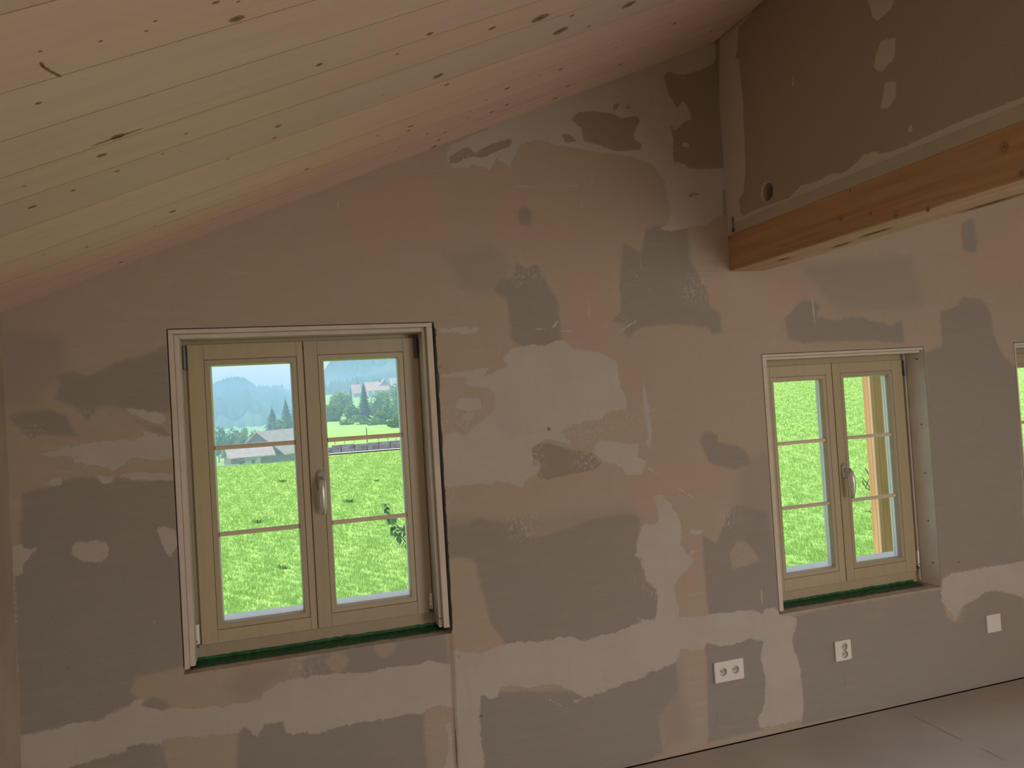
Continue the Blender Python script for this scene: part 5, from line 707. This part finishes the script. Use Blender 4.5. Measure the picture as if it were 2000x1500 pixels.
# ---- buildings
M_BWALL=plain('barn_boards',(.20,.185,.17),.9,0,.15,2); M_BROOF=plain('barn_roof_tiles',(.50,.38,.35),.9,0,.12,1.2,.3); M_BDOOR=plain('pale_barn_door',(.52,.55,.52),.8,0,.05,1)
M_WIN=plain('window_white',(.75,.78,.8),.3,0,.03,1); M_ROOFR=plain('red_tiles',(.58,.33,.27),.85,0,.1,.8,.3); M_HWALL=plain('house_wall',(.38,.35,.33),.9,0,.1,.7); M_CHIM=plain('chimney_brick',(.22,.17,.15),.9)
def barn(name,label,a,D,hw,length,zbase,zeave,zridge,ang,over=.5,roofm=M_BROOF,wallm=M_BWALL,planks=0,cat='barn'):
    """ridge along local +y, gable end at local y=0, local x across"""
    x,y=pol(a,D); o=empty(name,(x,y,zbase),ang); H=zeave-zbase; Rr=zridge-zbase; tag(o,label,cat)
    bm=bmesh.new(); ngon_prism(bm,[(-hw,-1),(hw,-1),(hw,H),(0,Rr-.1),(-hw,H)],0,length); bmobj('walls',bm,wallm,o)
    for s in (-1,1):
        ex=hw+over; ez=H-(Rr-H)*over/hw
        bm=bmesh.new(); pts=[(0,Rr),(s*ex,ez),(s*ex,ez+.18),(0,Rr+.18)]; ngon_prism(bm,pts,-over,length+over); bmobj('roof_side',bm,roofm,o)
    if planks:
        xs=np.linspace(-hw+.05,hw-.05,planks+1)
        for p,q in zip(xs,xs[1:]):
            zt=min(H+(Rr-H)*(1-abs(p)/hw),H+(Rr-H)*(1-abs(q)/hw))-.15; boxobj('plank',p+.02,q-.02,-.06-.02*random.random(),-.001,.1,zt,wallm,o)
    return o
b1=barn('barn','large grey barn with a pale tiled roof behind the meadow',-.0066,140,4.5,17,-6.9,-4.6,-1.0,-math.radians(29),.6,planks=14)
boxobj('window',.9,2.1,-.14,-.05,2.0,2.5,M_WIN,b1); boxobj('window',-1.2,-.6,-.14,-.05,2.9,3.3,M_WIN,b1)
b2=barn('shed','small low shed with a pink-brown roof left of the large barn',-.0435,134,2.6,6.5,-6.2,-4.5,-2.75,-math.radians(76),.5)
boxobj('door',2.605,2.68,2.2,4.6,.15,1.55,M_BDOOR,b2)
gw=empty('garden_wall',(*pol(-.045,129),gz_(-.045,129))); tag(gw,'low pale garden wall in front of the shed','garden wall')
bm=bmesh.new(); box(bm,-3.2,3.0,0,.3,-.6,.55); bmobj('wall_body',bm,M_BDOOR,gw); bm=bmesh.new(); box(bm,-3.3,3.1,-.05,.35,.55,.62); bmobj('coping',bm,M_ROAD,gw)
tr=empty('farm_cart',(*pol(-.021,127.5),gz_(-.021,127.5)+.55)); tag(tr,'dark flat farm cart parked in front of the shed','cart')
boxobj('bed',-1.5,1.5,-.5,.5,.55,.7,M_POST,tr)
for sx in (-.9,.9):
    for sy in (-.5,.5):
        bm=bmesh.new(); tube(bm,[(sx,sy-.08,.3),(sx,sy+.08,.3)],.3,14); bmobj('wheel',bm,M_HDARK,tr)
boxobj('rail',-1.5,1.5,.42,.5,.85,.95,M_POST,tr)
hA=barn('house','red-roofed farmhouse with a dark chimney and gabled wing on the wooded hill',.1285,252,4.2,6.3,6.4,8.2,10.75,-math.radians(90),.6,M_ROOFR,M_HWALL,0,'house')
boxobj('chimney',-.35,.35,4.2,4.9,3.9,5.6,M_CHIM,hA)
for yy in (1.2,3.4,5.0): boxobj('window',4.2,4.28,yy,yy+.8,.6,1.5,M_WIN,hA)
hB=barn('house_wing','dark gabled wing with a red roof joined to the farmhouse',.1520,250,2.7,7,6.4,8.3,11.4,0,.5,M_ROOFR,M_BWALL,0,'house')
boxobj('window',-.5,.5,-.08,0,2.2,3.0,M_WIN,hB)
bpy.context.view_layer.update(); _mb=hA.matrix_world.inverted()@hB.matrix_world
for ch in list(hB.children): ch.parent=hA; ch.matrix_parent_inverse.identity(); ch.matrix_basis=_mb
bpy.data.objects.remove(hB)
hC=barn('outbuilding','small red-roofed outbuilding left of the farmhouse among trees',.1105,256,2.9,2.3,6.4,7.7,10.3,-math.radians(90),.4,M_ROOFR,M_HWALL,0,'house')
hD=barn('hill_cottage','pale-roofed cottage at the right end of the hilltop',.160,268,3.4,5,7.0,9.4,12.4,-math.radians(90),.5,M_BROOF,M_HWALL,0,'house')
# ---- trees
def leafmat(name,c): 
    t=NT(name); oi=t.attr('tone'); col=t.mix(oi,c4(tuple(x*.55 for x in c)),c4(tuple(min(1,x*1.5) for x in c)))
    p=t.n('BsdfPrincipled'); t.set(p.inputs['Base Color'],col); p.inputs['Roughness'].default_value=.7; p.inputs['Specular IOR Level'].default_value=.15
    tl=t.n('BsdfTranslucent'); t.set(tl.inputs['Color'],col); mx=t.n('MixShader',Fac=.25); t.t.links.new(p.outputs[0],mx.inputs[1]); t.t.links.new(tl.outputs[0],mx.inputs[2]); t.t.links.new(mx.outputs[0],t.out.inputs[0]); return t.m
M_L1=leafmat('broadleaf_green',(.13,.27,.06)); M_L2=leafmat('broadleaf_light',(.22,.36,.07)); M_CON=leafmat('conifer_green',(.045,.12,.05)); M_BARK=plain('bark',(.14,.105,.08),.9,0,.3,6)
def trunk(o,h,r):
    bm=bmesh.new(); tube(bm,[(0,0,-.6),(.02*h*.1,0,h*.5),(0,.01*h,h)],[r,r*.75,r*.3],8); return bmobj('trunk',bm,M_BARK,o)
def broadleaf(label,a,btop,bbase,D,wa,mat,n=1100,name='broadleaf_tree'):
    x,y=pol(a,D); zb=1.51+bbase*D; zt=1.51+btop*D; g=gz_(a,D); zb=min(zb,zt-1.0); z0=min(g,zb); o=empty(name,(x,y,z0)); tag(o,label,'tree')
    H=zt-z0; c0=zb-z0; rw=wa*D/2; trunk(o,c0+(H-c0)*.5,max(.12,rw*.06))
    r=np.random.default_rng(abs(hash((round(a*1e4),D)))%2**31); hh=(H-c0)/2; cz=c0+hh
    nb=9; bl=[]
    for k in range(nb):
        d=r.normal(size=3); d/=np.linalg.norm(d); bl.append((d[0]*rw*.55,d[1]*rw*.55,cz+d[2]*hh*.55,r.uniform(.38,.6)))
    bl=np.array(bl); pick=r.integers(0,nb,n); d=r.normal(size=(n,3)); d/=np.linalg.norm(d,axis=1)[:,None]; rad=bl[pick,3]*r.uniform(.75,1.03,n)
    c=bl[pick,:3]+d*rad[:,None]*np.array([rw,rw,hh]); 
    c[:,2]=np.clip(c[:,2],c0-.1,H)
    nrm=d+r.normal(0,.45,(n,3)); nrm/=np.linalg.norm(nrm,axis=1)[:,None]; t1=np.cross(nrm,r.normal(size=(n,3))); t1/=np.linalg.norm(t1,axis=1)[:,None]; t2=np.cross(nrm,t1)
    s=(rw*.13*r.uniform(.6,1.3,n))[:,None]
    v=np.stack([c-t1*s,c+t2*s*.7,c+t1*s,c-t2*s*.7],1).reshape(-1,3); me=npmesh('foliage',v,np.arange(4*n).reshape(-1,4)); fattr(me,'tone',np.repeat(np.clip(r.normal(.45,.25,n),0,1),4)); link('foliage',me,mat,o); return o
def conifer(label,a,btop,bbase,D,wa,name='conifer',cat='tree'):
    x,y=pol(a,D); zt=1.51+btop*D; g=gz_(a,D); zb=1.51+bbase*D; z0=min(g,zb); o=empty(name,(x,y,z0)); tag(o,label,cat); H=zt-z0; c0=max(zb-z0,.05*H); rw=wa*D/2
    trunk(o,H*.9,max(.1,rw*.07)); r=random.Random(round(a*1e4)); V=[];Fc=[];T=[]; L=13
    for i in range(L):
        f=i/(L-1); zc=c0+(H-c0)*(f**.9)*.93; rr=rw*(1-f)**.85*r.uniform(.85,1.1)+.03*rw; n=15; ph=r.uniform(0,6); b=len(V); V.append((0,0,zc+(H-c0)*.13)); T.append(.7)
        for k in range(2*n):
            aa=ph+math.pi*k/n; q=rr*(r.uniform(.85,1.15) if k%2==0 else r.uniform(.45,.6)); V.append((q*math.cos(aa),q*math.sin(aa),zc-(q/rw)*(H-c0)*.06+r.uniform(-.1,.1)*rr*.4)); T.append(r.uniform(.1,.9))
        for k in range(2*n): Fc.append((b,b+1+k,b+1+(k+1)%(2*n)))
    me=npmesh('foliage',V,Fc); fattr(me,'tone',T); link('foliage',me,M_CON,o); return o
broadleaf('leftmost round bushy tree behind the shed',-.053,-.004,-.045,158,.022,M_L1)
broadleaf('second bushy tree from the left behind the shed',-.040,-.010,-.045,154,.022,M_L1)
broadleaf('pale green domed tree behind the shed roof',-.0265,-.006,-.04,160,.020,M_L2)
broadleaf('bushy tree between the shed and the barn ridge',-.011,-.015,-.045,156,.018,M_L1)
broadleaf('small light round bush right above the shed roof',-.0325,-.024,-.048,146,.011,M_L2,600)
conifer('dark conifer with jagged left edge behind the large barn',.0110,.0125,-.035,168,.034)
conifer('tallest dark conifer behind the large barn',.0275,.0235,-.035,180,.030)
conifer('dark conifer behind the right end of the barn roof',.038,.016,-.035,192,.034)
broadleaf('broad grey-green tree among conifers behind the barn',.0205,-.003,-.03,159,.030,M_L1)
conifer('lone small conifer behind the outbuilding on the hill',.1172,.0462,.021,285,.012)
conifer('big conifer in front of the farmhouse',.1245,.0365,-.010,150,.023)
conifer('narrow dark conifer left of the outbuilding',.108,.033,.004,200,.007)
broadleaf('large leafy tree left of the outbuilding on the hill',.0955,.0285,-.003,165,.030,M_L2)
broadleaf('leafy tree at the left foot of the hill',.084,.013,-.013,150,.032,M_L1)
broadleaf('small round tree below the outbuilding',.1085,.011,-.013,146,.022,M_L1)
broadleaf('bushy tree right of the big conifer, below the farmhouse',.1400,.020,-.012,158,.022,M_L1)
broadleaf('light green tree below the farmhouse wing',.1495,.026,-.006,165,.024,M_L2)
broadleaf('broad tree low on the right of the wooded hill',.153,.010,-.016,145,.034,M_L1)
broadleaf('tall leafy tree at the right end of the hill',.1685,.0375,-.010,168,.024,M_L2)
broadleaf('dark green tree behind the farmhouse chimney',.140,.044,.02,290,.020,M_L1)
broadleaf('dark low bush at the foot of the big conifer',.121,.001,-.018,142,.026,M_L1)
broadleaf('low bush right of the conifer foot',.142,-.001,-.018,133,.028,M_L1)
broadleaf('grey-green thicket on the slope above the stone wall, right of the pole',.140,-.012,-.026,121,.030,M_L1,900,'thicket')
broadleaf('rightmost grey-green thicket on the slope above the stone wall',.166,-.009,-.026,103,.030,M_L1,900,'thicket')
broadleaf('low dark thicket halfway up the slope beneath the big conifer',.124,-.012,-.022,128,.026,M_L1,800,'thicket')
broadleaf('leafy shrub at the right edge of the slope under the tall tree',.172,-.003,-.02,126,.026,M_L1,800,'thicket')
broadleaf('light green shrub on the slope left of the big conifer',.100,-.009,-.017,132,.022,M_L2,700,'thicket')
# ---- far hills with forest
M_FOR=plain('forest_floor',(.075,.14,.055),.95,0,.35,.03)
def hill(name,label,prof,D0,D1,zb,bumps,steps=26):
    """prof: list of (a, b) skyline at distance D1"""
    a=np.linspace(prof[0][0],prof[-1][0],140); b=np.interp(a,[p[0] for p in prof],[p[1] for p in prof]); f=np.linspace(0,1,steps); V=[]
    for k in f:
        D=D0+(D1-D0)*k; top=1.51+b*D1; z=zb+(top-zb)*(k**.85); z=z+np.array([mnoise.noise(Vector((ai*90,k*6,D1*.01)))*bumps*(1-k) for ai in a])
        V.append(np.stack([a*D,np.full_like(a,D-2.9),z],1))
    D=D1*1.15; V.append(np.stack([a*D,np.full_like(a,D-2.9),np.full_like(a,zb-20)],1))
    V=np.array(V); n,mm=V.shape[:2]; idx=np.arange(n*mm).reshape(n,mm); q=np.stack([idx[:-1,:-1],idx[:-1,1:],idx[1:,1:],idx[1:,:-1]],-1).reshape(-1,4)
    o=link(name,npmesh(name,V.reshape(-1,3),q),M_FOR,None,True); tag(o,label,'hill',None,'structure'); return V
def forest(name,label,V,n,h,lo=.0,hi=1.0,a0=0,a1=1,r=.33):
    rows=V.shape[0]-1; rr=np.random.default_rng(n); P=[]
    for _ in range(n):
        i=(lo+(hi-lo)*rr.random())*(rows-1); j=(a0+(a1-a0)*rr.random())*(V.shape[1]-1); i0=int(i);j0=int(j); i1=min(i0+1,rows-1); j1=min(j0+1,V.shape[1]-1)
        p=(V[i0,j0]*(1-(i-i0))+V[i1,j0]*(i-i0))*(1-(j-j0))+(V[i0,j1]*(1-(i-i0))+V[i1,j1]*(i-i0))*(j-j0); P.append(p)
    P=np.array(P); H=h*rr.uniform(.6,1.25,n); k=7; ang=np.arange(k)*2*np.pi/k; rad=H*r*rr.uniform(.6,1.1,n)
    vs=[];fs=[];b=0; tone=[]
    for p,hh,q in zip(P,H,rad):
        ring=np.stack([p[0]+np.cos(ang)*q,p[1]+np.sin(ang)*q,np.full(k,p[2]+.1*hh)],1); vs.append(ring); vs.append(np.array([[p[0],p[1],p[2]+hh]])); fs+= [(b+i,b+(i+1)%k,b+k) for i in range(k)]; b+=k+1; tone+=[rr.random()*.8]*(k+1)
    me=npmesh(name,np.concatenate(vs),np.array(fs)); fattr(me,'tone',tone); return tag(link(name,me,M_CON),label,'forest',None,'stuff')
V1=hill('left_hill','rounded wooded hill far off in the left pane',[(-.16,.02),(-.09,.026),(-.0558,.0375),(-.0415,.0432),(-.0284,.0450),(-.0179,.0425),(-.0064,.0325),(.0116,.0310),(.0252,.0325),(.0275,.026),(.037,.0245),(.055,.02),(.062,.017)],330,700,-3,6)
forest('left_hill_forest','hazy blue forest covering the rounded left hill',V1,4200,5.5,.12,1.0,.25,.90)
V2=hill('wooded_ridge','wooded ridge rising behind the red-roofed houses',[(.064,.012),(.0796,.0185),(.1058,.0295),(.1322,.0365),(.1523,.0415),(.1691,.0435),(.25,.06),(.36,.075)],330,470,10,3)
forest('ridge_forest','hazy forest on the ridge behind the red-roofed houses',V2,1500,4.5,.1,1.0,.0,.55)
V3=hill('blue_mountain','steep blue mountain slope filling the top of the right pane',[(.062,.030),(.074,.046),(.079,.0519),(.0879,.0633),(.0913,.067),(.11,.092),(.15,.135),(.24,.19),(.40,.22)],700,1500,10,8)
forest('mountain_forest','distant hazy forest on the steep blue mountain',V3,2500,11,.15,1.0,.0,.45)
# ---- young tree close to the house, leaves one by one
yt=empty('young_tree',(*pol(.205,9.2),gz_(.205,9.2))); tag(yt,'young tree whose leafy shoots reach into the right pane of the larger window','tree')
M_YLEAF=plain('young_leaf',(.13,.29,.11),.5,0,.25,20,0,.4); M_TWIG=plain('twig',(.15,.12,.085),.8)
def P3(a,b,D): x,y=pol(a,D); return Vector((x,y,1.51+b*D))-yt.location
bm=bmesh.new(); tube(bm,[(0,0,-.1),P3(.203,-.35,9.2),P3(.20,-.25,9.15),P3(.193,-.19,9.1)],[.035,.03,.022,.012],8); bmobj('trunk',bm,M_BARK,yt)
br=[[P3(.2,-.25,9.15),P3(.185,-.205,9.1),P3(.1695,-.175,9.05),P3(.159,-.160,9.0),P3(.152,-.147,9.0),P3(.1475,-.131,9.0),P3(.1440,-.119,9.0)],
    [P3(.193,-.19,9.1),P3(.18,-.172,9.1),P3(.1695,-.158,9.05),P3(.1655,-.148,9.0)],[P3(.193,-.19,9.1),P3(.197,-.15,9.1),P3(.20,-.12,9.0)]]
for b in br:
    bm=bmesh.new(); tube(bm,b,[.008*(1-.8*i/(len(b)-1)) for i in range(len(b))],6); bmobj('branch',bm,M_TWIG,yt)
def leaf_mesh():
    bm=bmesh.new(); st=[(0,0),(.12,.18),(.35,.30),(.6,.27),(.85,.12),(1,0)]; prev=None
    for i,(t,w) in enumerate(st):
        zc=-.22*t*t; row=[bm.verts.new((-w,t,zc+abs(w)*.25)),bm.verts.new((0,t,zc)),bm.verts.new((w,t,zc+abs(w)*.25))] if 0<i<5 else [bm.verts.new((0,t,zc))]
        if prev:
            if len(prev)==1: bm.faces.new((prev[0],row[1],row[0])); bm.faces.new((prev[0],row[2],row[1]))
            elif len(row)==1: bm.faces.new((prev[0],prev[1],row[0])); bm.faces.new((prev[1],prev[2],row[0]))
            else: bm.faces.new((prev[0],prev[1],row[1],row[0])); bm.faces.new((prev[1],prev[2],row[2],row[1]))
        prev=row
    me=bpy.data.meshes.new('leaf'); bm.to_mesh(me); bm.free(); me.materials.append(M_YLEAF); return me
LM=leaf_mesh(); rl=random.Random(5)
def leaf(p,s):
    o=bpy.data.objects.new('leaf',LM); COL.objects.link(o); o.parent=yt; o.location=p; o.scale=(s,s,s)
    d=Vector((rl.uniform(-1,1),rl.uniform(-.9,.3),rl.uniform(-1.1,.25))).normalized(); o.rotation_euler=d.to_track_quat('Y','Z').to_euler()
for b,n,t0 in ((br[0],64,.35),(br[1],26,.3),(br[2],14,.3)):
    for i in range(n):
        t=t0+(1-t0)*rl.random(); f=t*(len(b)-1); k=min(int(f),len(b)-2); p=b[k].lerp(b[k+1],f-k)
        tipk=1-.45*max(0,t-.75)/.25; leaf(p+Vector((rl.uniform(-.02,.02),rl.uniform(-.03,.03),rl.uniform(-.02,.02))),rl.uniform(.075,.125)*tipk)
# ---- bare twigs beside the post
tb=empty('bare_shrub',(*pol(.935,7.0),gz_(.935,7.0))); tag(tb,'thin bare twigs of a shrub beside the timber post','shrub')
def Q3(a,b,D=7.0): x,y=pol(a,D); return Vector((x,y,1.51+b*D))-tb.location
tw=[[Vector((0,0,0)),Q3(.935,-.4),Q3(.93,-.24),Q3(.922,-.19),Q3(.913,-.168),Q3(.905,-.158),Q3(.899,-.152)],[Q3(.922,-.19),Q3(.917,-.176),Q3(.909,-.172),Q3(.9035,-.165),Q3(.9005,-.158)],[Q3(.93,-.24),Q3(.926,-.19),Q3(.917,-.155),Q3(.911,-.143),Q3(.908,-.139)],[Q3(.917,-.155),Q3(.913,-.158),Q3(.906,-.170)],[Q3(.93,-.24),Q3(.921,-.216),Q3(.911,-.208),Q3(.902,-.207)]]
for t in tw:
    bm=bmesh.new(); tube(bm,t,[.011*(1-.75*i/(len(t)-1)) for i in range(len(t))] if len(t)>5 else .0055,6); bmobj('twig',bm,M_TWIG,tb)
# ---- roof post and purlin outside window 2
pz0=gz_(4.7/5,5.0)
post=empty('roof_post',(4.705,2.1,pz0)); tag(post,'square timber post under the roof overhang, seen through the right window','post')
M_PF=wood('post_timber',(.50,.31,.18),(.36,.20,.11),2,.8,.75,.7)
boxobj('front_board',-.057,-.014,.0,.028,.16,5.80,M_PF,post,.002)
boxobj('front_board',-.012,.057,.001,.028,.16,5.80,M_PF,post,.002)
boxobj('shaft',-.057,.057,.0295,.085,.16,5.80,M_PF,post,.002)
boxobj('post_foot',-.05,.05,0,.07,-.15,.16,M_STEEL,post)
purl=boxobj('roof_purlin',4.62,4.79,.36,2.44,pz0+5.80,2.60 if pz0+5.8<2.5 else pz0+5.95,M_PF); tag(purl,'timber purlin carrying the roof overhang above the post','beam',None,'structure')
# ---- valley haze
def haze():
    bm=bmesh.new(); box(bm,-700,900,64,1900,-60,23); t=NT('valley_haze'); vs=t.n('VolumeScatter',Density=HAZE_D,Anisotropy=.0); cc=(.46,.66,1.0,1); vs.inputs['Color'].default_value=cc; va=t.n('VolumeAbsorption',Density=HAZE_D); va.inputs['Color'].default_value=cc; ad=t.n('AddShader'); t.t.links.new(vs.outputs[0],ad.inputs[0]); t.t.links.new(va.outputs[0],ad.inputs[1]); t.t.links.new(ad.outputs[0],t.out.inputs['Volume'])
    return bmobj('valley_haze',bm,t.m)
HAZE_D=.0040
tag(haze(),'thin blue haze lying over the valley','haze',None,'structure')
